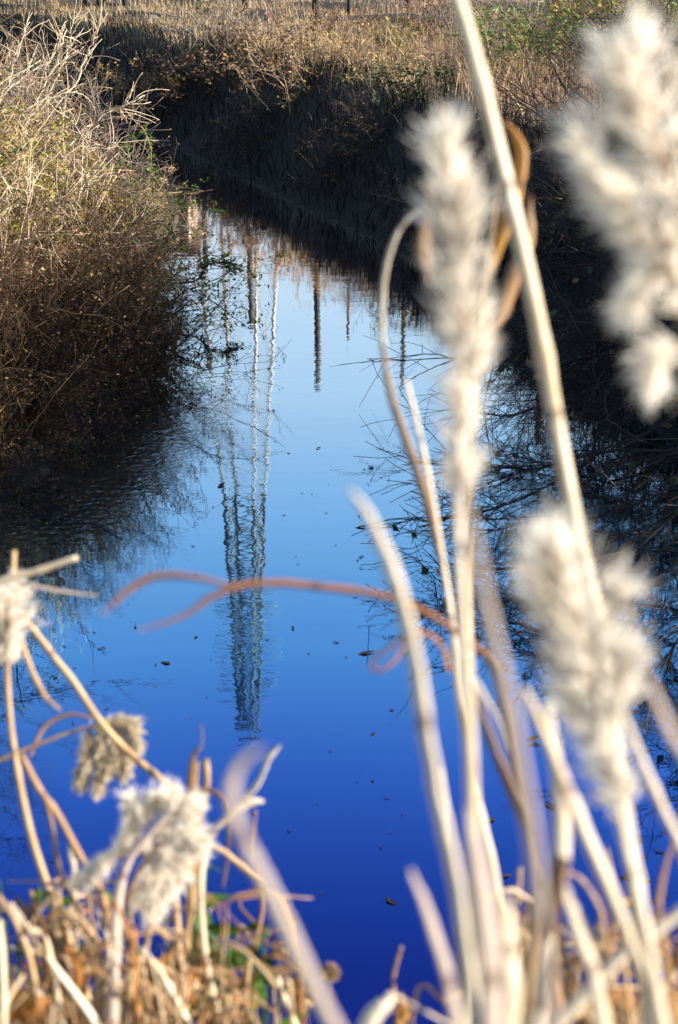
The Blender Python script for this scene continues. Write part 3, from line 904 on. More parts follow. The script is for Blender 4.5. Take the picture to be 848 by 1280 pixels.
# ------------------------------------------------------------------ far bank bushes
FB = [((-6.05, 30.8), 'dense dark green bush on the far bank under a short post', 'bush', dict(n0=16, length=.62, spread=.6, leaf='dark_green_leaf', n_leaf=2600, leaf_size=.05, twig='dark_twig')),
      ((-1.9, 26.9), 'dark hollow bush at the top of the shaded slope', 'bush', dict(n0=18, length=.75, spread=.6, leaf='weed_fleck', n_leaf=900, leaf_size=.04, twig='dark_twig')),
      ((-0.7, 25.6), 'brown twiggy bush right of the dark hollow one', 'bush', dict(n0=18, length=.8, spread=.5, leaf='brown_leaf', n_leaf=900, leaf_size=.035)),
      ((-1.8, 28.2), 'pale grey twiggy bush above the dark hollow one', 'bush', dict(n0=22, length=.9, spread=.5, leaf='brown_leaf', n_leaf=200, leaf_size=.03, twig='grey_twig')),
      ((0.55, 26.8), 'yellow green leafy plant in the russet grass', 'bush', dict(n0=14, length=.7, spread=.5, leaf='olive_leaf', n_leaf=1100, leaf_size=.04)),
      ((1.9, 24.8), 'bare bush with arching twigs left of the crossing reed', 'shrub', dict(n0=18, length=1.3, spread=.6, grav=.05, leaf='brown_leaf', n_leaf=250, leaf_size=.03)),
      ((2.5, 26.5), 'tall bare bush behind the crossing reed', 'shrub', dict(n0=22, length=1.7, spread=.45, leaf='brown_leaf', n_leaf=400, leaf_size=.03, twig='grey_twig')),
      ((2.75, 24.0), 'bright green bamboo-like bush on the right far bank', 'bush', dict(n0=26, length=1.25, spread=.3, leaf='green_leaf', n_leaf=2000, leaf_size=.026, elong=4.0, twig='twig')),
      ((3.7, 25.2), 'green bush around the thick dark post', 'bush', dict(n0=24, length=1.4, spread=.35, leaf='olive_leaf', n_leaf=2200, leaf_size=.03, elong=3.4, twig='dark_twig')),
      ((4.7, 26.0), 'green and yellow bush right of the thick dark post', 'bush', dict(n0=24, length=1.5, spread=.4, leaf='green_leaf', n_leaf=2200, leaf_size=.03, elong=3)),
      ((3.4, 22.2), 'low dull green bush at the rim of the shaded slope', 'bush', dict(n0=20, length=.8, spread=.5, leaf='dark_green_leaf', n_leaf=900, leaf_size=.04)),
      ((5.0, 22.5), 'bare brown bush behind the large feathery plume', 'shrub', dict(n0=24, length=1.7, spread=.4, leaf='brown_leaf', n_leaf=800, leaf_size=.035)),
      ((1.2, 21.6), 'low dark green plant on the rim of the slope below the log', 'bush', dict(n0=14, length=.5, spread=.6, leaf='dark_green_leaf', n_leaf=900, leaf_size=.035)),
      ((-2.6, 31.0), 'grey twiggy bush between the boulder and the dark post', 'bush', dict(n0=20, length=.6, spread=.6, leaf='olive_leaf', n_leaf=400, leaf_size=.03, twig='grey_twig')),
      ((-0.2, 29.5), 'brown thicket at the foot of the lone mirrored post', 'bush', dict(n0=26, length=.75, spread=.6, leaf='brown_leaf', n_leaf=900, leaf_size=.03, twig='twig_brown')),
      ((1.1, 29.0), 'dark twiggy thicket in the russet grass', 'bush', dict(n0=26, length=.9, spread=.55, leaf='weed_fleck', n_leaf=700, leaf_size=.03, twig='twig_brown')),
      ((-0.2, 24.2), 'tangle of tan twigs hanging over the rim of the shaded slope', 'bush', dict(n0=26, length=.8, spread=.6, leaf='litter', n_leaf=500, leaf_size=.03)),
      ((0.9, 23.3), 'olive weeds on the rim below the log', 'bush', dict(n0=20, length=.55, spread=.6, leaf='olive_leaf', n_leaf=700, leaf_size=.028)),
      ((-2.9, 28.0), 'dark brown brush at the rim near the bend', 'bush', dict(n0=24, length=.6, spread=.6, leaf='weed_fleck', n_leaf=700, leaf_size=.03, twig='twig_brown')),
      ((2.2, 22.2), 'dull olive brush on the rim behind the centre plume', 'bush', dict(n0=24, length=.7, spread=.6, leaf='olive_leaf', n_leaf=800, leaf_size=.03, twig='twig_brown')),
      ((-3.6, 29.3), 'brown leafy bush in the golden grass at the bend', 'bush', dict(n0=16, length=.6, spread=.6, leaf='litter', n_leaf=1200, leaf_size=.035))]
for i, ((x, y), lab, cat, kw) in enumerate(FB):
    kw = dict(dict(grav=.02, aim=(0, 0, 1), per1=6, per2=4, r0=.010, foot=.3), **kw)
    shrub('far_bank_bush' if cat == 'bush' else 'bare_bush', lab, cat, base_on(x, y), seed=150 + i, group='bushes on the far bank', **kw)
# hanging log and rock
a_, b_ = at(408, 84, 24.2), at(492, 92, 24.0)
P = smooth_path([a_ - [.25, 0, .05], a_, .5 * (a_ + b_) + [0, 0, .03], b_, b_ + [.15, 0, -.08]], 14)
root = empty('fallen_log', P[7] - [0, 0, .1], 'dark fallen log lying along the rim of the shaded slope', 'log')
P[:, 2] = np.maximum(P[:, 2], ground(P[:, 0], P[:, 1]) + .05)
m = M(); tubes(m, P[None], (np.linspace(.11, .075, 14) * np.random.default_rng(2).uniform(.9, 1.12, 14))[None], 10); m.obj('trunk', MAT['log'], root)
m = M(); tubes(m, np.array([[P[5], P[5] + [.12, -.05, .22]]]), np.array([[.03, .016]]), 6); m.obj('branch_stub', MAT['log'], root)
c = gpt(190, 32)
rr = np.random.default_rng(8)
u, v = np.meshgrid(np.linspace(0, 2 * math.pi, 14, endpoint=False), np.linspace(0.05, math.pi - .05, 9))
rad = 1 + .16 * np.sin(3 * u + 2 * v) + .12 * np.cos(5 * v + u) + rr.normal(0, .04, u.shape)
V = np.stack([c[0] + .22 * rad * np.cos(u) * np.sin(v), c[1] + .2 * rad * np.sin(u) * np.sin(v), c[2] + .05 + .14 * rad * np.cos(v)], -1)
ii = np.arange(u.size).reshape(u.shape)
m = M().add(V, np.stack([ii[:-1], np.roll(ii, -1, 1)[:-1], np.roll(ii, -1, 1)[1:], ii[1:]], -1)); m.smooth = False
tag(m.obj('boulder', MAT['rock']), 'grey boulder in the golden grass right of the dark green bush', 'rock')

# ------------------------------------------------------------------ right bank: dense bare shrubs leaning over the water
RS = [((3.3, 12.6), 'bare shrub spreading long leafy twigs low over the water at the right', dict(n0=26, length=2.1, spread=.34, aim=(-.75, -.45, .55), grav=.07, leaf='dark_green_leaf', n_leaf=60, leaf_size=.06)),
      ((4.0, 11.4), 'bare shrub at the right edge with a dense fan of twigs over the water', dict(n0=30, length=2.2, spread=.33, aim=(-.7, -.35, .55), grav=.065, leaf='brown_leaf', n_leaf=160, leaf_size=.05)),
      ((3.1, 14.6), 'bare shrub in shade between the centre plume and the right plume', dict(n0=24, length=1.9, spread=.4, aim=(-.45, -.2, .75), grav=.05)),
      ((2.9, 17.0), 'bare shrub in shade behind the crossing reed stalk', dict(n0=22, length=1.6, spread=.4, aim=(-.35, -.1, .8), grav=.05)),
      ((4.3, 15.0), 'tall bare shrub behind the right feathery plume', dict(n0=26, length=2.3, spread=.38, aim=(-.2, 0, 1), grav=.02)),
      ((4.6, 12.4), 'tall bare shrub at the right edge of the picture', dict(n0=26, length=2.6, spread=.38, aim=(-.3, -.1, 1), grav=.025, leaf='brown_leaf', n_leaf=200, leaf_size=.05)),
      ((4.0, 18.2), 'bare shrub at the rim of the right slope in front of the green bushes', dict(n0=24, length=1.5, spread=.4, aim=(-.1, 0, 1), grav=.03)),
      ((5.3, 9.6), 'leafy twiggy bush at the lower right edge above the water', dict(n0=30, length=2.3, spread=.38, aim=(-.6, -.1, .7), grav=.06, leaf='dark_green_leaf', n_leaf=1300, leaf_size=.05)),
      ((5.9, 11.0), 'bare shrub behind the leafy one beyond the right edge', dict(n0=26, length=2.6, spread=.4, aim=(-.2, 0, 1), grav=.02, leaf='brown_leaf', n_leaf=400, leaf_size=.05)),
      ((5.6, 13.6), 'bare shrub on the right bank top behind the tall ones', dict(n0=26, length=2.5, spread=.4, aim=(-.1, 0, 1), grav=.02, leaf='brown_leaf', n_leaf=500, leaf_size=.05)),
      ((5.4, 16.4), 'bare shrub on the right bank top near the green bushes', dict(n0=24, length=2.0, spread=.4, aim=(0, 0, 1), grav=.02, leaf='brown_leaf', n_leaf=500, leaf_size=.05))]
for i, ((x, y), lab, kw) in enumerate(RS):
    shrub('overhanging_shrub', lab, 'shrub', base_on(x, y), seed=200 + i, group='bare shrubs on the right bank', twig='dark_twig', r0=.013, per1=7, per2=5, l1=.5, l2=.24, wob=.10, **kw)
for i, (x, y) in enumerate(((2.75, 13.2), (2.2, 15.8), (1.4, 18.6), (3.4, 11.2), (.2, 21.4), (-1.2, 24.2), (-2.6, 27.6), (4.4, 9.7))):
    weed(['dark weed tuft on the right slope below the right plume', 'dark weed tuft on the right slope behind the crossing reed', 'dark weed tuft on the shaded slope behind the centre plume',
          'dark weed tuft at the right edge just above the water', 'dark weed tuft on the shaded slope below the fallen log', 'dark weed tuft in the middle of the far shaded slope',
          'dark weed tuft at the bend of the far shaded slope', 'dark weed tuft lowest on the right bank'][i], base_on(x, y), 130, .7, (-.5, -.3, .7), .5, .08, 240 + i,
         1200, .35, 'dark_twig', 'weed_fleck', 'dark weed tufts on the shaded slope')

# evergreen trees beyond the right edge: they shade the right bank, the water and the foot of the left bank
for i, (x, y, hgt, lab) in enumerate(((7.0, 9.6, 3.7, 'dense evergreen tree on the right bank, nearer of two'), (7.6, 12.0, 3.6, 'dense evergreen tree on the right bank, farther of two'))):
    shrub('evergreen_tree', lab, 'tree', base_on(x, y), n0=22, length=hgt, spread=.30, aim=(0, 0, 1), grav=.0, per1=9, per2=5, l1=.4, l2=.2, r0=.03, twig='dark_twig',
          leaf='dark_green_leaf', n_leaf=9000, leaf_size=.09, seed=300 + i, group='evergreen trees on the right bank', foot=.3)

# long boughs reaching left over the water from the right bank
g0 = base_on(3.75, 10.2)
root = empty('overhanging_shrub', g0, 'dark shrub whose long boughs dotted with leaves reach left over the blue water', 'shrub', 'bare shrubs on the right bank')
BG = [([(1010, 470), (900, 530), (848, 562), (760, 563), (715, 590), (660, 620), (610, 638), (578, 646)], 10.2, .012),
      ([(1000, 500), (880, 560), (800, 578), (735, 600), (690, 640), (650, 655), (600, 668)], 10.0, .010),
      ([(1010, 450), (900, 500), (800, 545), (690, 582), (640, 585), (588, 578)], 10.6, .010),
      ([(1020, 520), (920, 590), (848, 640), (790, 690), (755, 710), (700, 760)], 9.4, .014),
      ([(1020, 540), (930, 620), (848, 700), (800, 740), (770, 790)], 9.2, .010),
      ([(1010, 440), (880, 490), (780, 505), (700, 500), (640, 520), (600, 515)], 11.0, .009),
      ([(1020, 560), (940, 680), (860, 780), (820, 850), (800, 900)], 8.9, .010),
      ([(1000, 480), (900, 560), (820, 620), (740, 650), (680, 700), (620, 712), (560, 705)], 9.8, .009)]
for i, (pts, tt, rad) in enumerate(BG):
    rng = np.random.default_rng(600 + i)
    P = smooth_path([g0 + rng.normal(0, .12, 3) * [1, 1, 0] - [0, 0, .05], g0 + [-.15, -.05, .35 + .05 * i]] + [at(px, py, tt) for px, py in pts[1:]], 26)
    P[2:, 2] = np.maximum(P[2:, 2], .06)
    m = M(); tubes(m, P[None], np.linspace(rad * 1.3, rad * .35, 26)[None], 5)
    bo = m.obj('bough', MAT['dark_twig'], root)
    S, D, li, u = sprout(P[None], 26, .3, 1, .42, rng)
    D[:, 2] *= .5
    Q = grow(S, D, rng.uniform(.25, .8, len(S)), 8, .10, .012, rng); Q[..., 2] = np.maximum(Q[..., 2], .03)
    S, D, li, u = sprout(Q, 4, .3, 1, .5, rng)
    Q2 = grow(S, D, rng.uniform(.1, .35, len(S)), 5, .12, .012, rng); Q2[..., 2] = np.maximum(Q2[..., 2], .03)
    m = M(); tubes(m, Q, rad * .36 * np.linspace(1, .5, 8)[None] * np.ones((len(Q), 1)), 4); tubes(m, Q2, rad * .22 * np.ones((len(Q2), 5)), 3)
    m.obj('twigs', MAT['dark_twig'], bo).location = (0, 0, 0)
    for k in range(5):
        c = Q[rng.integers(0, len(Q)), rng.integers(4, 8)]
        leaves(M(), c[None], np.array([rng.uniform(.035, .06)]), rng, 1.5, .4, np.array([[0, 0, -1.0]])).obj('leaf', MAT['dark_green_leaf'], bo).location = (0, 0, 0)

shrub('bare_sapling', 'bare many-stemmed sapling outside the left edge, its twigs mirrored at the lower left', 'sapling', base_on(-3.75, 10.9), n0=14, length=2.3, spread=.3, grav=.01, aim=(.3, -.1, 1),
      per1=10, per2=7, l1=.45, l2=.2, r0=.014, twig='twig_brown', leaf='olive_leaf', n_leaf=260, leaf_size=.03, seed=701, wob=.09)
# ------------------------------------------------------------------ floating leaves
def leaf_mesh(seed):
    rng = np.random.default_rng(seed)
    n = 9
    a = np.linspace(0, 2 * math.pi, n, endpoint=False)
    r = (0.6 + .4 * np.abs(np.cos(a))) * rng.uniform(.7, 1.1, n)
    v = np.stack([r * np.cos(a), .5 * r * np.sin(a), .18 * rng.uniform(-.2, 1, n)], 1)
    v = np.vstack([v, [[0, 0, .03]], v - [0, 0, .05], [[0, 0, -.03]]])
    i = np.arange(n); j = (i + 1) % n
    f3 = np.concatenate([np.stack([i, j, np.full(n, n)], 1), np.stack([j + n + 1, i + n + 1, np.full(n, 2 * n + 1)], 1)])
    f4 = np.stack([i + n + 1, j + n + 1, j, i], 1)
    m = M().add(v, f4, f3); m.smooth = False
    return m.mesh('leaf', MAT['float_leaf'])


LM = [leaf_mesh(400 + i) for i in range(7)]
rng = np.random.default_rng(77)
FL = []
for zone, n, (x0, x1, y0, y1), lab in (
        ('left', 30, (345, 480, 560, 740), 'tiny dark leaf floating on open water right of the pylon reflection'),
        ('mid', 26, (300, 520, 740, 1120), 'dark speck of leaf floating alone on the deep blue water'),
        ('right', 25, (560, 700, 600, 770), 'small dead leaf floating under the bare twigs right of the slim reed'),
        ('right', 25, (590, 690, 770, 930), 'small dead leaf floating left of the low white plume'),
        ('right', 25, (600, 690, 930, 1150), 'small dead leaf floating beside the dark brown split leaf'),
        ('edge', 45, (760, 848, 860, 1180), 'small dead leaf floating at the lower right edge of the water'),
        ('west', 22, (60, 300, 620, 960), 'small leaf floating on the water left of the pylon reflection'),
        ('bank', 26, (60, 240, 480, 640), 'pale leaf floating in the dark water by the left bank')):
    for i in range(n):
        px, py = rng.uniform(x0, x1), rng.uniform(y0, y1)
        FL.append((px, py, min(.045, .012 * math.exp(rng.normal(0, .5))) * (1.2 if zone in ('right', 'edge') else .9), lab))
for px, py, s, lab in ((207, 829, .034, 'largest dark leaf on the water left of the pylon reflection'), (489, 1128, .035, 'dark leaf floating alone on the deep blue water near the bottom'),
                       (458, 817, .04, 'forked dark leaf floating left of the white stalk'), (466, 918, .02, 'dark leaf below the forked one'),
                       (276, 608, .045, 'dark curled leaf by the twig reflection'), (420, 803, .022, 'small dark leaf in the middle of the water'), (668, 931, .036, 'brown leaf floating between the pale stalks')):
    FL.append((px, py, s, lab))
for px, py, s, lab in FL:
    p = on(px, py, 0)
    if sdf(np.array([p[0]]), np.array([p[1]]))[0] > -.1: continue
    o = bpy.data.objects.new('floating_leaf', LM[int(rng.integers(0, 7))])
    COL.objects.link(o)
    o.location = (p[0], p[1], .004)
    o.rotation_euler = (rng.normal(0, .12), rng.normal(0, .12), rng.uniform(0, 6.28))
    o.scale = (s * rng.uniform(.8, 1.6), s * rng.uniform(.6, 1.2), s)
    tag(o, lab, 'leaf', 'dead leaves floating on the water')

# ------------------------------------------------------------------ foreground reeds
TS = 1.22
SLIM = .70


def line(pts, t, wpx, k=None, down=True):
    """a reed's centre line through photo pixels; t is its distance or (start, end) distances"""
    n = len(pts)
    t = (t[0] * TS, t[1] * TS) if isinstance(t, tuple) else t * TS
    ts = np.linspace(t[0], t[1], n) if isinstance(t, tuple) else np.full(n, t)
    P = [at(px, py, tt) for (px, py), tt in zip(pts, ts)]
    Wd = list(np.interp(np.linspace(0, 1, n), np.linspace(0, 1, len(wpx)), wpx)) if isinstance(wpx, (list, tuple)) else [wpx] * n
    R = [SLIM * w_ / 2 * tt / FPX for w_, tt in zip(Wd, ts)]
    if down and pts[-1][1] > 1180:      # goes on down to the ground of the near bank
        d = norm(P[-1] - P[-2]); d[2] = min(d[2], -.7); d = norm(d)
        for _ in range(40):
            q = P[-1] + d * .12
            d = norm(d * [.85, .85, 1])
            P.append(q); R.append(R[-1])
            if q[2] < float(ground(q[0], q[1])) - .03: break
    P = np.array(P); R = np.array(R)
    k = k or max(14, 4 * len(P))
    Q = smooth_path(np.column_stack([P, R]), k)
    return Q[:, :3], np.maximum(Q[:, 3], .0006)


def fibre(me, P, sides):
    '''stores on each vertex where it lies round and along the stem'''
    k = len(P)
    al = np.concatenate([[0], np.cumsum(np.linalg.norm(np.diff(P, axis=0), axis=1))]) + P[0, 0] * 7.3
    a = np.arange(sides) * 2 * math.pi / sides
    v = np.stack([np.tile(np.cos(a), (k, 1)), np.tile(np.sin(a), (k, 1)), np.tile(al[:, None], (1, sides))], -1)
    me.attributes.new("fibre", 'FLOAT_VECTOR', 'POINT').data.foreach_set("vector", v.astype(np.float32).ravel())


def reed_stem(root, pts, t, wpx, mat='straw', name='stem', flat=1.0, nodes=True, down=True, label=None):
    P, R = line(pts, t, wpx, None, down)
    if nodes and len(P) > 20:
        R = R.copy(); R[7::11] *= 1.22
    m = M()
    ref = norm(CAMP - P)[None]
    tubes(m, P[None], R[None], 8, flat, ref)
    o = m.obj(name, MAT[mat], root)
    fibre(o.data, P, 8)
    if label: o['label'] = label
    return P


def blade_leaf(root, pts, t, wpx, mat='straw', name='leaf', twist=0.4, seed=0, down=True):
    """a long dry leaf: shallow trough section, tapering, twisting a little"""
    P, R = line(pts, t, wpx, None, down)
    k = len(P)
    jr = np.random.default_rng(seed + 77)
    P = P + (jr.normal(0, 1, (k, 3)) * R.mean() * .07); R = R * jr.uniform(.93, 1.07, k)
    T = norm(np.gradient(P, axis=0))
    view = norm(CAMP - P)
    A = norm(np.cross(T, view)); B = np.cross(T, A)
    rng = np.random.default_rng(seed + 900)
    ph = rng.uniform(-.5, .5) + twist * np.sin(np.linspace(0, 3.1, k) * rng.uniform(.7, 1.6))
    W = A * np.cos(ph)[:, None] + B * np.sin(ph)[:, None]; N = np.cross(T, W)
    sec = np.array([(-1, .25), (-.5, .02), (0, -.08), (.5, .02), (1, .25), (.5, .12), (0, .03), (-.5, .12)])
    V = P[:, None, :] + R[:, None, None] * (sec[None, :, :1] * W[:, None, :] + sec[None, :, 1:] * N[:, None, :])
    idx = np.arange(k * 8).reshape(k, 8)
    q = np.stack([idx[:-1], np.roll(idx[:-1], -1, 1), np.roll(idx[1:], -1, 1), idx[1:]], -1).reshape(-1, 4)
    M().add(V, q)
    m = M().add(V, np.concatenate([q, idx[[0]][:, [0, 1, 2, 7]], idx[[-1]][:, [0, 1, 2, 7]]]))
    o = m.obj(name, MAT[mat], root)
    fibre(o.data, P, 8)
    return o


def plume(root, axis, t, half, nb=70, hairs=42, droop=0.05, mat='fluff', seed=1, out=.5, hair=.026, hw=.0008, side=None, name='plume', tip=True):
    """feathery seed head: branches along the axis, each thick with silky hairs; half = half widths in photo pixels"""
    rng = np.random.default_rng(seed)
    t = t * TS
    nb, hairs = int(nb * 2.2), max(7, int(hairs * (.27 if t < 1.6 else .42)))
    P = smooth_path([at(px, py, t) for px, py in axis], 24)         # from tip down to stalk
    T = norm(np.gradient(P[::-1], axis=0))[::-1]
    hwid = np.interp(np.linspace(0, 1, 24), np.linspace(0, 1, len(half)), half) * t / FPX
    i = rng.integers(3, 24, nb)
    S = P[i]
    D = rng.normal(0, 1, (nb, 3))
    if side is not None: D = D * .55 + np.asarray(side, float)
    D = norm(D - T[i] * np.sum(D * T[i], 1, keepdims=True))
    L = hwid[i] * rng.uniform(.75, 1.35, nb) / max(out, .45)
    D = norm(D * out + T[i] * (1 - out))
    Q = grow(S, D, L, 7, .10, droop, rng)
    m = M()
    tubes(m, Q, .0011 * np.linspace(1, .5, 7)[None] * np.ones((nb, 1)), 3)
    tubes(m, P[None], np.linspace(.0010, .0024, 24)[None], 5)
    m.obj('plume_branch', MAT['straw'], root)['kind'] = 'stuff'
    N = nb * hairs
    a = rng.integers(0, nb, N); u = rng.uniform(.5, 5.999, N); j = u.astype(int); f = (u - j)[:, None]
    C = Q[a, j] * (1 - f) + Q[a, j + 1] * f
    TT = norm(Q[a, j + 1] - Q[a, j])
    d = norm(TT + rng.normal(0, .38, (N, 3)))
    s = norm(np.cross(d, rng.normal(0, 1, (N, 3))))
    hl = hair * rng.uniform(.6, 1.3, (N, 1))
    V = np.stack([C - s * hw * .4, C + s * hw * .4, C + d * hl * .6 + s * hw, C + d * hl, C + d * hl * .6 - s * hw], 1)
    b0 = np.arange(N)[:, None] * 5
    M().add(V)
    mm = M().add(V, b0 + [0, 1, 2, 4], b0 + [4, 2, 3])
    o = mm.obj(name, MAT[mat], root); o['kind'] = 'stuff'
    return P


def plant(label, px, t, cat='reed', name='dry_reed', group='dry reeds in the foreground', py=1280):
    p = at(px, py, t * TS)
    return empty(name, (p[0], p[1], float(ground(p[0], p[1]))), label, cat, group)


# --- right hand reeds
r = plant('thick straight pale reed stalk crossing from the top edge to the right plume', 830, 1.15)
reed_stem(r, [(552, -60), (582, 30), (612, 145), (643, 270), (672, 400), (698, 545), (722, 670), (747, 780), (766, 900), (783, 1030), (800, 1150), (812, 1290)], (1.3, 1.5), [24, 28, 28, 25], 'pale_straw')

r = plant('reed with a tall fluffy white plume in the centre right of the picture', 610, 1.05)
reed_stem(r, [(560, 150), (572, 300), (582, 450), (572, 560), (572, 640), (577, 740), (586, 900), (592, 1060), (596, 1180), (600, 1290)], 1.05, [4, 8, 12, 22, 24, 26], 'pale_straw')
plume(r, [(551, 128), (562, 235), (574, 340), (582, 440), (576, 530), (572, 620)], 1.05, [4, 18, 29, 31, 27, 15, 5], 90, 30, .015, 'fluff', 3, .30)
blade_leaf(r, [(540, 360), (530, 320), (533, 260), (552, 210)], 1.12, [4, 18, 14, 4], 'brown_straw', down=False, seed=3)

r = plant('reed with ochre brown leaves hidden behind the centre plume', 600, 1.75)
reed_stem(r, [(628, 190), (616, 290), (604, 370), (598, 440), (590, 560), (586, 700), (590, 900), (596, 1100), (602, 1290)], 1.75, [4, 7, 9, 10, 11], 'straw')
blade_leaf(r, [(632, 150), (650, 190), (640, 250), (625, 300), (605, 360)], 1.75, [4, 26, 34, 24, 8], 'ochre_leaf', down=False, seed=1)
blade_leaf(r, [(664, 245), (660, 300), (640, 350), (628, 395), (600, 430)], 1.75, [4, 22, 30, 22, 8], 'brown_straw', down=False, seed=2)

r = plant('reed with the large loose plume filling the top right corner', 900, .98)
reed_stem(r, [(835, 60), (850, 200), (868, 400), (880, 600), (890, 900), (900, 1290)], .98, [4, 8, 14, 18, 20], 'pale_straw')
plume(r, [(786, 40), (800, 100), (822, 180), (842, 290), (855, 400)], .98, [5, 19, 28, 30, 30, 26, 18], 62, 28, .03, 'fluff', 5, .45)
for j, (tx, ty, bx, by) in enumerate(((718, 148, 800, 300), (760, 70, 815, 200), (725, 190, 820, 340), (790, 380, 855, 330), (812, 470, 868, 430), (770, 250, 850, 350))):
    plume(r, [(tx, ty), ((tx + bx) / 2 - 6, (ty + by) / 2 - 10), (bx, by)], .98, [6, 10, 9, 4], 17, 28, .02, 'fluff', 20 + j, .35)

r = plant('reed with a white plume low on the right, crossed by the thick stalk', 845, 1.0)
reed_stem(r, [(690, 640), (718, 740), (742, 850), (762, 950), (775, 1020), (788, 1080), (806, 1160), (828, 1290)], 1.0, [4, 8, 14, 20, 24], 'pale_straw')
plume(r, [(690, 660), (706, 715), (726, 785), (745, 860), (760, 940), (773, 1015)], 1.0, [6, 17, 25, 26, 22, 13, 6], 85, 30, .015, 'fluff', 7, .32)
for j, (tx, ty, bx, by) in enumerate(((668, 690, 720, 780), (694, 822, 735, 930), (796, 790, 768, 900), (672, 735, 715, 800), (778, 730, 745, 830))):
    plume(r, [(tx, ty), ((tx + bx) / 2 - 3, (ty + by) / 2), (bx, by)], 1.0, [6, 9, 8, 4], 14, 28, .02, 'fluff', 30 + j, .35)

r = plant('slim reed with a hooked leaf tip left of the centre plume', 640, 1.75)
reed_stem(r, [(508, 474), (524, 540), (540, 620), (553, 700), (566, 785), (573, 870), (588, 950), (604, 1030), (620, 1100), (645, 1290)], 1.75, [7, 10, 11, 12, 13, 14], 'pale_straw')
blade_leaf(r, [(546, 260), (524, 262), (502, 282), (486, 318), (478, 370), (478, 430), (487, 490)], 1.7, [3, 9, 11, 10, 10], 'pale_straw', down=False, twist=.2, seed=5)
blade_leaf(r, [(478, 430), (487, 490), (505, 545), (524, 600), (540, 655), (552, 705)], 1.7, [10, 16, 20, 18, 10], 'brown_straw', down=False, twist=.2, seed=6)
blade_leaf(r, [(562, 838), (552, 806), (528, 790), (500, 800), (474, 818), (463, 832), (474, 840), (496, 824), (508, 800), (506, 780)], 1.55, [9, 10, 10, 11, 8], 'rust_straw', down=False, twist=.8, seed=7)

r = plant('broad blurred white leaf bending up left of the slim reed', 600, .98)
blade_leaf(r, [(438, 612), (462, 645), (487, 705), (508, 775), (522, 850), (533, 930), (548, 1010), (566, 1090), (580, 1180), (596, 1290)], .98, [6, 26, 30, 30, 30, 26], 'pale_straw', seed=8)

r = plant('faint pinkish leaf very close to the lens below the centre plume', 690, .72)
blade_leaf(r, [(575, 590), (592, 680), (612, 780), (632, 870), (652, 970), (668, 1080), (690, 1290)], .72, [8, 26, 30, 30, 30], 'mauve_straw', seed=9)

r = plant('reddish leaf arching far left over the water from the right reeds', 700, 1.5)
blade_leaf(r, [(174, 788), (225, 772), (262, 748), (300, 732), (350, 729), (405, 734), (470, 743), (528, 764), (578, 796), (612, 828), (628, 880), (640, 950), (656, 1030), (676, 1110), (705, 1290)], 1.5,
           [4, 11, 14, 13, 13, 14, 15, 15], 'rust_straw', twist=.5, seed=10)
blade_leaf(r, [(130, 766), (158, 740), (185, 724), (215, 720), (255, 724), (300, 736)], 1.45, [4, 14, 16, 11, 5], 'rust_straw', down=False, twist=.6, seed=11)

r = plant('dark brown split leaf leaning among the right reeds', 720, 1.45)
blade_leaf(r, [(590, 852), (606, 905), (628, 965), (652, 1025), (675, 1090), (695, 1160), (720, 1290)], 1.45, [10, 22, 22, 18, 14], 'dark_straw', seed=12)
blade_leaf(r, [(594, 848), (606, 872), (622, 900), (634, 940)], 1.43, [5, 9, 7, 3], 'pale_straw', down=False, seed=13)

r = plant('thick jointed pale stalk with a brown sheath at the lower right', 670, 1.15)
reed_stem(r, [(682, 880), (694, 950), (702, 1020), (700, 1085), (692, 1125)], 1.15, [16, 26, 32, 32], 'pale_straw', nodes=False)
reed_stem(r, [(692, 1120), (686, 1160), (678, 1220), (670, 1290)], 1.15, [26, 26, 28], 'pale_straw', 'lower_stem', nodes=False)
blade_leaf(r, [(704, 1070), (696, 1100), (690, 1130), (684, 1175)], 1.13, [26, 36, 34, 22], 'dark_straw', 'sheath', down=False, seed=14)

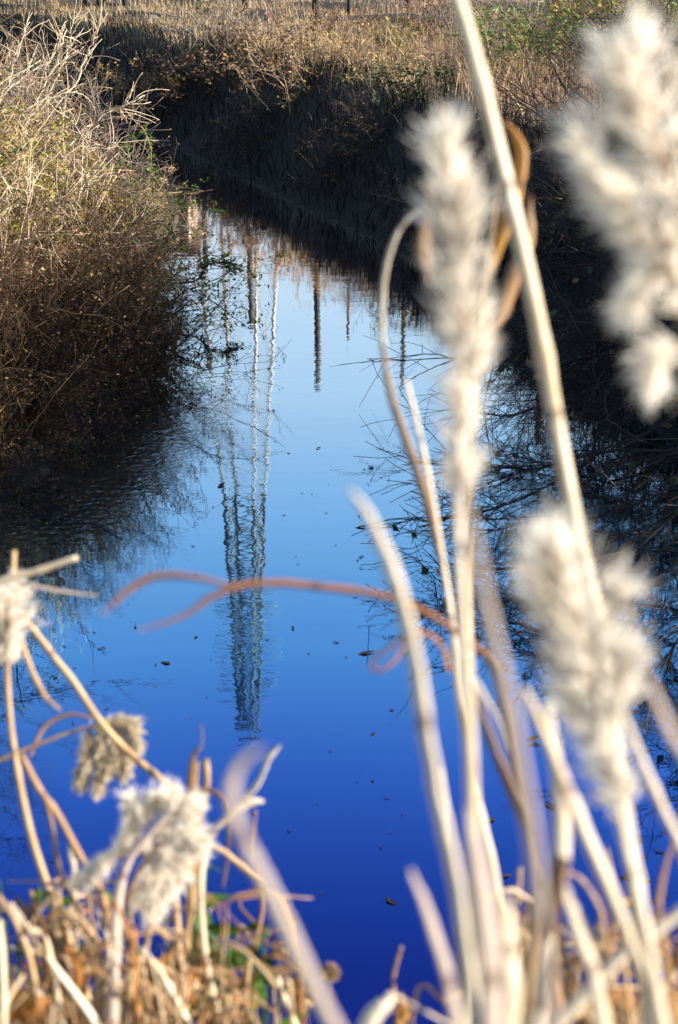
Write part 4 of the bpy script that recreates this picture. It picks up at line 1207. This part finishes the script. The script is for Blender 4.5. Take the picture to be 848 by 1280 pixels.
for lab, pts, t, wd, mt, kind in (
        ('pale yellowish stalk slanting from the low plume to the lower right corner', [(655, 860), (694, 950), (733, 1045), (768, 1125), (800, 1205), (830, 1290)], 1.1, [14, 24, 26, 26], 'pale_straw', 's'),
        ('upright stalk directly under the low right plume', [(772, 940), (786, 1040), (800, 1130), (812, 1220), (820, 1290)], 1.1, [18, 22, 24], 'pale_straw', 's'),
        ('slim stalk slanting out through the right edge', [(775, 880), (800, 945), (828, 1010), (862, 1090), (900, 1290)], 1.15, [10, 16, 17, 18], 'pale_straw', 's'),
        ('cut stalk lying diagonally across the lower right corner', [(878, 1118), (848, 1142), (808, 1172), (776, 1196), (752, 1222)], 1.2, [22, 22, 22], 'pale_straw', 'x'),
        ('broad pale leaf right of the jointed stalk', [(708, 1110), (722, 1150), (742, 1205), (758, 1290)], 1.1, [14, 30, 36, 34], 'pale_straw', 'l'),
        ('faint mauve leaf rising at the bottom centre', [(514, 1088), (532, 1130), (550, 1185), (564, 1240), (574, 1290)], 1.0, [8, 22, 24, 24], 'mauve_straw', 'l'),
        ('broad greyish stalk close to the lens at the bottom right of centre', [(588, 1010), (600, 1080), (610, 1160), (616, 1290)], .85, [14, 34, 42, 42], 'mauve_straw', 'l'),
        ('bright white leaf blade beside the greyish stalk', [(634, 1120), (636, 1160), (640, 1220), (638, 1290)], 1.0, [10, 30, 36, 34], 'pale_straw', 'l'),
        ('thin bent stalk between the jointed stalk and the broad leaf', [(700, 1165), (714, 1200), (726, 1245), (742, 1290)], 1.5, [6, 9, 9], 'straw', 's'),
        ('faint pink leaf at the right edge beside the low plume', [(795, 820), (820, 870), (842, 920), (880, 1000), (930, 1290)], .75, [8, 20, 24, 24], 'mauve_straw', 'l'),
        ('thin pale leaf curling left of the yellowish stalk', [(712, 1090), (728, 1100), (745, 1125), (756, 1165), (762, 1290)], 1.5, [5, 10, 9, 8], 'straw', 'l'),
        ('golden thin stalk beside the dark brown leaf', [(640, 880), (652, 950), (660, 1020), (676, 1090), (690, 1160), (705, 1290)], 1.7, [5, 7, 8, 8], 'straw', 's'),
        ('short golden stub right of the greyish stalk', [(650, 1085), (648, 1120), (644, 1160), (648, 1290)], 1.8, [7, 8, 8], 'straw', 's'),
        ('thin stem beside the short golden stub', [(668, 1110), (658, 1150), (654, 1200), (660, 1290)], 1.8, [4, 7, 8], 'brown_straw', 's'),
        ('brown kinked twig rising alone at the bottom centre', [(502, 1183), (496, 1205), (492, 1225), (495, 1255), (498, 1290)], 2.1, [7, 6, 7, 7], 'brown_straw', 's'),
        ('cream leaf tip lying low beside the brown twig', [(612, 1246), (592, 1262), (570, 1276), (545, 1300)], 2.0, [5, 11, 10, 8], 'straw', 'x'),
        ('white rounded leaf end at the bottom right corner', [(850, 1212), (832, 1232), (820, 1255), (812, 1300)], 1.6, [10, 18, 16, 12], 'pale_straw', 'l'),
        ('orange brown leaf in the bottom right corner', [(856, 1232), (846, 1250), (842, 1275), (846, 1310)], 1.7, [8, 30, 30, 14], 'ochre_leaf', 'l'),
        ('small orange leaf at the foot of the brown twig', [(502, 1240), (506, 1262), (498, 1285), (494, 1320)], 2.1, [4, 22, 24, 8], 'ochre_leaf', 'l'),
        ('pale leaf rising behind the jointed stalk', [(662, 1000), (672, 1080), (668, 1160), (660, 1290)], 1.35, [5, 16, 18, 16], 'straw', 'l'),
        ('slim golden stem right of the yellowish stalk', [(758, 1060), (772, 1130), (780, 1200), (790, 1290)], 1.6, [5, 9, 10], 'straw', 's'),
        ('curled brown leaf at the right edge low down', [(848, 1040), (832, 1085), (824, 1140), (834, 1200), (845, 1290)], 1.5, [4, 12, 16, 12], 'brown_straw', 'l'),
        ('thin white stem left of the greyish stalk', [(552, 960), (564, 1050), (572, 1140), (584, 1290)], 1.4, [5, 10, 11], 'pale_straw', 's'),
        ('blurred cream leaf at the bottom centre', [(450, 1300), (468, 1268), (486, 1252), (496, 1246)], 1.4, [28, 34, 20, 6], 'pale_straw', 'x')):
    r = plant(lab, pts[-1][0], t)
    (reed_stem if kind in 'sx' else blade_leaf)(r, pts, t, wd, mt)

# --- left hand reeds
TS = 1.28
r = plant('reed stalk standing at the left edge with the slanting cut stem across it', 118, 2.1)
reed_stem(r, [(18, 688), (15, 740), (9, 830), (13, 900), (20, 950), (30, 1005), (45, 1065), (68, 1130), (94, 1195), (120, 1290)], 2.1, [9, 11, 10, 14, 15, 16], 'straw')
plume(r, [(2, 742), (6, 780), (10, 830)], 2.1, [14, 22, 20, 6], 60, 45, .02, 'fluff', 50, .5)
r = plant('cut pale stem slanting up right at the left edge', -40, 2.0)
reed_stem(r, [(97, 697), (70, 706), (40, 716), (0, 727), (-40, 760), (-60, 900), (-70, 1290)], 2.0, [9, 12, 13, 12], 'pale_straw')
blade_leaf(r, [(125, 745), (90, 741), (60, 736), (20, 728)], 2.0, [3, 6, 7, 6], 'mauve_straw', down=False, seed=20)
r = plant('long arching reed stem passing behind the cream plume', 250, 2.2)
reed_stem(r, [(10, 748), (38, 782), (68, 822), (92, 852), (120, 895), (152, 932), (190, 965), (226, 996), (242, 1040), (250, 1290)], 2.2, [9, 12, 13, 13, 13, 12], 'straw')
blade_leaf(r, [(24, 790), (38, 835), (56, 870), (76, 888)], 2.15, [7, 11, 10, 4], 'straw', down=False, seed=21)
r = plant('drooping cream seed head on a thin straight stem', -30, 2.3)
reed_stem(r, [(165, 912), (130, 905), (90, 915), (50, 930), (0, 951), (-40, 980), (-60, 1290)], 2.3, [4, 5, 7, 8, 9], 'straw')
for j, (pts, hw_) in enumerate((([(100, 978), (108, 940), (112, 912)], [7, 10, 10, 6]), ([(122, 987), (126, 945), (124, 910)], [7, 10, 11, 8]), ([(156, 972), (155, 935), (140, 906)], [5, 8, 10, 8]),
                                ([(140, 965), (142, 930), (132, 905)], [5, 9, 12, 8]), ([(168, 925), (150, 904), (110, 908)], [6, 11, 12, 8]))):
    plume(r, pts, 2.3, hw_, 34, 60, .10, 'cream_fluff', 60 + j, .25, .016, .0008)
blade_leaf(r, [(38, 945), (55, 910), (85, 894), (116, 898)], 2.3, [5, 8, 8, 4], 'brown_straw', down=False, seed=22)
r = plant('stout greyish reed with a fanned grey-white seed head at the lower left', 142, 1.9)
reed_stem(r, [(218, 1008), (190, 1040), (162, 1075), (148, 1120), (143, 1180), (140, 1290)], 1.9, [5, 9, 16, 24, 26], 'mauve_straw', nodes=False)
for j, (pts, hw_) in enumerate((([(232, 1010), (205, 1030), (170, 1070)], [10, 16, 18, 8]), ([(205, 998), (180, 1020), (155, 1065)], [10, 14, 16, 8]), ([(233, 1050), (215, 1050), (175, 1072)], [10, 16, 16, 8]),
                                ([(212, 1110), (215, 1070), (190, 1055)], [6, 12, 14, 8]), ([(190, 1138), (200, 1100), (200, 1065)], [7, 13, 15, 8]), ([(175, 1125), (185, 1090), (185, 1070)], [6, 10, 12, 8]),
                                ([(165, 1012), (160, 1040), (150, 1075)], [8, 12, 12, 6]), ([(102, 1098), (125, 1080), (152, 1060)], [4, 9, 12, 8]))):
    plume(r, pts, 1.92, hw_, 36, 60, .05, 'fluff', 70 + j, .22, .018, .0007)
blade_leaf(r, [(215, 1040), (190, 1068), (170, 1095), (160, 1130)], 1.88, [4, 8, 8, 5], 'brown_straw', down=False, seed=23)
r = plant('kinked stem crossing the left reeds with a branch bending down', 135, 2.0)
reed_stem(r, [(26, 943), (50, 988), (72, 1018), (98, 1066), (128, 1118), (140, 1200), (150, 1290)], 2.0, [12, 13, 13, 12, 12], 'brown_straw')
blade_leaf(r, [(58, 1004), (68, 1050), (74, 1090), (92, 1125), (106, 1160), (108, 1205), (100, 1290)], 1.98, [8, 11, 12, 16, 10], 'brown_straw', seed=24)
r = plant('folded brown reed end standing upright left of the bulbous stalk', 262, 2.2)
reed_stem(r, [(246, 952), (243, 1000), (244, 1060), (246, 1120), (250, 1190), (262, 1290)], 2.2, [8, 12, 14, 15, 14], 'brown_straw')
blade_leaf(r, [(252, 905), (252, 930), (240, 948), (238, 990), (246, 1040)], 2.18, [2, 5, 14, 12, 8], 'brown_straw', down=False, seed=25)
blade_leaf(r, [(258, 948), (257, 985), (250, 1030)], 2.16, [12, 14, 8], 'straw', down=False, seed=26)
blade_leaf(r, [(225, 998), (250, 988), (270, 992), (282, 1010), (285, 1060), (278, 1110)], 2.15, [9, 10, 9, 8, 6], 'brown_straw', down=False, seed=27)
r = plant('pale stalk with a bulbous leaf sheath bending right', 278, 2.0)
reed_stem(r, [(290, 1016), (268, 1038), (255, 1070), (251, 1120), (256, 1190), (266, 1240), (278, 1290)], 2.0, [10, 11, 11, 12, 13], 'pale_straw', nodes=False)
reed_stem(r, [(330, 1002), (316, 1002), (300, 1010), (284, 1022), (270, 1036)], 1.98, [5, 15, 16, 12, 9], 'pale_straw', 'sheath', .6, False, False)
blade_leaf(r, [(352, 932), (338, 944), (330, 962), (320, 982), (304, 1002)], 1.95, [4, 11, 12, 13, 9], 'pale_straw', down=False, twist=.9, seed=28)
r = plant('very blurred pinkish leaf arching right of the bulbous stalk', 425, 1.0)
blade_leaf(r, [(334, 934), (308, 948), (291, 975), (294, 1020), (316, 1072), (342, 1125), (366, 1180), (392, 1235), (420, 1290)], .72, [6, 24, 26, 28, 30, 28], 'mauve_straw', seed=29)
for lab, pts, t, wd, mt, kind in (
        ('bent stem ending behind the blurred pinkish leaf', [(338, 1112), (318, 1098), (296, 1078), (268, 1060), (240, 1080), (232, 1290)], 2.1, [7, 11, 11, 10, 10], 'straw', 's'),
        ('orange brown leaf arching over behind the pinkish leaf', [(274, 1132), (300, 1120), (328, 1112), (350, 1120), (362, 1145), (372, 1185), (380, 1290)], 2.0, [4, 8, 10, 12, 12, 8], 'rust_straw', 'l'),
        ('thin brown stem hanging below the bulbous sheath', [(320, 1012), (317, 1050), (319, 1090), (328, 1135), (316, 1190), (308, 1230), (306, 1290)], 2.2, [4, 6, 7, 9, 8], 'brown_straw', 's'),
        ('short pale stem with a white tip at the bottom left of centre', [(346, 1210), (350, 1232), (360, 1258), (374, 1290)], 2.1, [10, 9, 10], 'pale_straw', 's'),
        ('stub with a rounded pale top beside the green leaves', [(312, 1200), (309, 1225), (306, 1290)], 2.15, [9, 9, 9], 'straw', 's'),
        ('folded pale reed standing right of the fanned seed head', [(228, 1060), (219, 1066), (219, 1110), (223, 1170), (228, 1230), (232, 1290)], 2.05, [10, 13, 12, 12], 'straw', 's'),
        ('leaf looping in a U below the fanned seed head', [(232, 1062), (240, 1100), (240, 1140), (230, 1166), (212, 1172), (192, 1155), (172, 1128), (165, 1110), (160, 1290)], 1.95, [8, 9, 9, 10, 8, 5], 'straw', 'x'),
        ('short stem leaning right under the fanned seed head', [(212, 1108), (198, 1140), (184, 1175), (172, 1290)], 2.05, [8, 10, 10], 'straw', 's'),
        ('white stub hanging on the kinked stem', [(88, 1056), (90, 1075), (93, 1095), (96, 1290)], 2.0, [9, 12, 10, 6], 'pale_straw', 's'),
        ('stem bending right at the lower left edge', [(-4, 1118), (18, 1150), (36, 1195), (46, 1245), (50, 1290)], 1.9, [10, 12, 12], 'straw', 's'),
        ('upright pale stem at the very left edge low down', [(-2, 1150), (3, 1200), (5, 1290)], 1.7, [11, 12, 12], 'pale_straw', 's'),
        ('pale stem slanting right from the base of the stout reed', [(176, 1186), (200, 1215), (220, 1250), (240, 1290)], 1.9, [10, 13, 14], 'pale_straw', 's'),
        ('pale stem crossing low beneath the fanned seed head', [(150, 1206), (178, 1228), (205, 1250), (235, 1290)], 1.9, [8, 12, 12], 'straw', 's'),
        ('horizontal cut stem at the lower left edge', [(52, 1242), (30, 1252), (0, 1268), (-20, 1310)], 1.8, [12, 12, 11], 'pale_straw', 'x'),
        ('thick pale leaf leaning right at the bottom left', [(60, 1195), (82, 1225), (110, 1262), (130, 1300)], 1.8, [10, 15, 15], 'pale_straw', 'l'),
        ('white leaf end at the left above the litter', [(14, 1130), (24, 1145), (36, 1160), (60, 1180), (80, 1290)], 1.9, [10, 17, 12, 10], 'pale_straw', 'l'),
        ('dark brown broad leaf in the lower left litter', [(20, 1122), (45, 1150), (70, 1180), (90, 1230), (95, 1290)], 1.95, [8, 22, 26, 20], 'dark_straw', 'l'),
        ('brown leaf lying across the lower left litter', [(180, 1195), (205, 1205), (240, 1212), (262, 1225), (275, 1290)], 2.05, [6, 12, 12, 8], 'brown_straw', 'l'),
        ('orange dead leaf behind the folded pale reed', [(205, 1195), (198, 1225), (185, 1255), (180, 1300)], 2.15, [8, 34, 36, 14], 'ochre_leaf', 'l'),
        ('second orange dead leaf low under the U-shaped leaf', [(222, 1175), (212, 1205), (215, 1240), (222, 1300)], 2.2, [8, 26, 26, 10], 'rust_straw', 'l'),
        ('pale bent stem rising right of the green leaves', [(265, 1215), (285, 1232), (305, 1255), (322, 1290)], 2.0, [8, 12, 12], 'straw', 's'),
        ('thin upright golden stub at the left', [(38, 1112), (42, 1135), (48, 1290)], 2.1, [5, 8, 8], 'straw', 's'),
        ('thin golden stub beside the arching reed base', [(74, 1110), (76, 1145), (82, 1290)], 2.1, [5, 7, 7], 'straw', 's')):
    r = plant(lab, pts[-1][0], t)
    (reed_stem if kind in 'sx' else blade_leaf)(r, pts, t, wd, mt)

# short broken stems and dead leaves at the foot of the reeds
rng = np.random.default_rng(55)
for nm, lab, n, xr, tr, y0 in (('reed_litter', 'tangle of broken reed stems filling the bottom left corner', 190, (-30, 300), (2.2, 3.0), 1205),
                               ('reed_litter', 'tangle of broken reed stems filling the bottom right corner', 90, (600, 880), (1.8, 2.5), 1225)):
    m = M()
    for i in range(n):
        px = rng.uniform(*xr); t = rng.uniform(*tr); py = y0 + abs(rng.normal(0, 45)) + (abs(px - 120) * .12 if xr[0] < 0 else 0)
        tip = at(px, py, t)
        g = np.array([tip[0] + rng.normal(0, .12), tip[1] + rng.normal(0, .08), 0]); g[2] = float(ground(g[0], g[1])) - .03
        g[2] = max(g[2], tip[2] - .75)
        mid = .5 * (tip + g) + rng.normal(0, .10, 3)
        P = smooth_path([tip, mid, g], 8)
        rad = rng.uniform(.002, .0055)
        tubes(m, P[None], np.full((1, 8), rad) * np.linspace(.6, 1.1, 8)[None], 5, rng.uniform(.3, 1))
    tag(m.obj(nm, MAT['reed_bits']), lab, 'reed litter', None, 'stuff')
# thin curled straw standing among the left and right reeds
for lab, xr, tr, n, yr in (('curled thin straw tangled among the left reeds', (-20, 300), (2.3, 3.0), 75, (1085, 1240)), ('curled thin straw tangled among the right reeds', (610, 870), (1.9, 2.6), 40, (1120, 1250))):
    m = M()
    for i in range(n):
        t = rng.uniform(*tr); px = rng.uniform(*xr); py = rng.uniform(*yr) + abs(px - 130) * .15 * (xr[0] < 0)
        tip = at(px, py, t)
        bx_, by_ = px + rng.normal(0, 45), py + rng.uniform(60, 200)
        c = at(bx_, by_, t)
        g = c.copy(); g[2] = float(ground(c[0], c[1])) - .03
        hook = tip + np.array([rng.normal(0, .07), rng.normal(0, .04), rng.uniform(-.09, .01)])
        P = smooth_path([hook, tip, .6 * tip + .4 * c + rng.normal(0, .03, 3), c, g], 22)
        rr_ = rng.uniform(.002, .0048)
        tubes(m, P[None], (rr_ * np.linspace(.45, 1.1, 22))[None], 5, rng.uniform(.25, 1), norm(CAMP - P)[None])
    tag(m.obj('curled_straw', MAT['reed_bits']), lab, 'straw', None, 'stuff')
for i, (lab, px, py, t, sz) in enumerate((('curled orange leaf left of the stout reed', 62, 1205, 2.5, .05), ('large orange leaf low under the fanned seed head', 192, 1225, 2.7, .07), ('orange leaf behind the bulbous stalk', 262, 1228, 2.8, .05),
                                          ('orange leaf at the bottom left edge', 20, 1250, 2.3, .05), ('orange leaf beside the lower right stalks', 740, 1250, 2.1, .05))):
    c = at(px, py, t)
    g = np.array([c[0], c[1], float(ground(c[0], c[1]))])
    root = empty('orange_leaf', g, lab, 'leaf', 'orange dead leaves among the reeds')
    P = smooth_path([g - [0, 0, .02], .5 * (g + c) + rng.normal(0, .03, 3), c], 8); m = M(); tubes(m, P[None], np.full((1, 8), .0015), 4); m.obj('stem', MAT['twig'], root)
    u_, v_ = np.meshgrid(np.linspace(0, 1, 9), np.linspace(-1, 1, 7))
    wv_ = np.sin(np.pi * u_) ** .7 * .42
    V = np.stack([v_ * wv_, .25 * (v_ * wv_) ** 2 * 4 + .12 * np.sin(5 * u_ + i), -u_], -1) * sz * 1.6
    an = rng.uniform(-.9, .9); V = np.stack([V[..., 0] * math.cos(an) - V[..., 2] * math.sin(an), V[..., 1], V[..., 0] * math.sin(an) + V[..., 2] * math.cos(an)], -1) + c + [0, 0, sz * .4]
    ii = np.arange(63).reshape(7, 9)
    M().add(V)
    M().add(V, np.stack([ii[:-1, :-1], ii[:-1, 1:], ii[1:, 1:], ii[1:, :-1]], -1)).obj('blade', MAT['orange_leaf'], root)
n = 130
C = np.array([at(rng.uniform(-30, 340) if i % 3 else rng.uniform(620, 880), 1195 + abs(rng.normal(0, 50)), rng.uniform(2.3, 3.0)) for i in range(n)])
tag(leaves(M(), C, rng.uniform(.008, .022, n), rng, 3.2).obj('dead_leaf_litter', MAT['brown_leaf']), 'curled brown dead leaves between the reed stems', 'leaf litter', None, 'stuff')
for lab, (px, py), n, sz, t in (('bright green leafy plant at the foot of the bulbous stalk', (292, 1205), 34, .024, 2.2), ('green leaves behind the folded pale reed', (208, 1148), 10, .022, 2.25),
                                ('small green leaves at the lower left among litter', (58, 1150), 12, .018, 2.3), ('green leaf tuft at the bottom left edge', (18, 1215), 10, .014, 2.2),
                                ('small green sprig in the bottom left litter', (195, 1262), 8, .014, 2.1)):
    t = t * TS
    sz = sz * TS
    tip = at(px, py, t)
    g = np.array([tip[0], tip[1] + .02, float(ground(tip[0], tip[1] + .02))])
    root = empty('green_plant', g, lab, 'plant', 'green plants among the reeds')
    m = M()
    Cs = tip + rng.normal(0, 1, (n, 3)) * [.045, .04, .04]
    for c in Cs:
        P = smooth_path([g - [0, 0, .03], .5 * (g + c) + rng.normal(0, .03, 3), c], 7); tubes(m, P[None], np.full((1, 7), .0018), 4)
    m.obj('stalks', MAT['green_leaf'], root)
    for c in Cs:
        lm = leaves(M(), c[None], np.array([sz * rng.uniform(.7, 1.3)]), rng, 2.2)
        lm.obj('leaf', MAT['green_leaf'], root)
for lab, (px, py), mt, sz in (('small fuzzy brown seed ball near the pinkish leaf', (349, 1189), 'brown', .011), ('fuzzy seed ball rightmost at the bottom of the water', (413, 1216), 'brown', .012),
                              ('lowest fuzzy seed ball beside the pinkish leaf', (384, 1248), 'brown', .011), ('yellowish seed ball left of the pinkish leaf', (362, 1234), 'ochre', .012)):
    tip = at(px, py, 2.8)
    sz = sz * TS
    g = np.array([tip[0] - .03, tip[1] + .03, float(ground(tip[0], tip[1]))])
    root = empty('seed_ball_weed', g, lab, 'weed', 'seed balls at the bottom of the picture')
    P = smooth_path([g - [0, 0, .03], .4 * g + .6 * tip + [.02, 0, 0], tip], 8)
    m = M(); tubes(m, P[None], np.full((1, 8), .0013), 4); m.obj('stem', MAT['dark_straw'], root)
    nn = 150
    d = norm(rng.normal(0, 1, (nn, 3)))
    leaves(M(), tip + d * sz * .55, np.full(nn, sz * .45), rng, 1.6, 1, d).obj('seed_head', MAT['twig' if mt == 'brown' else 'ochre_leaf'], root)
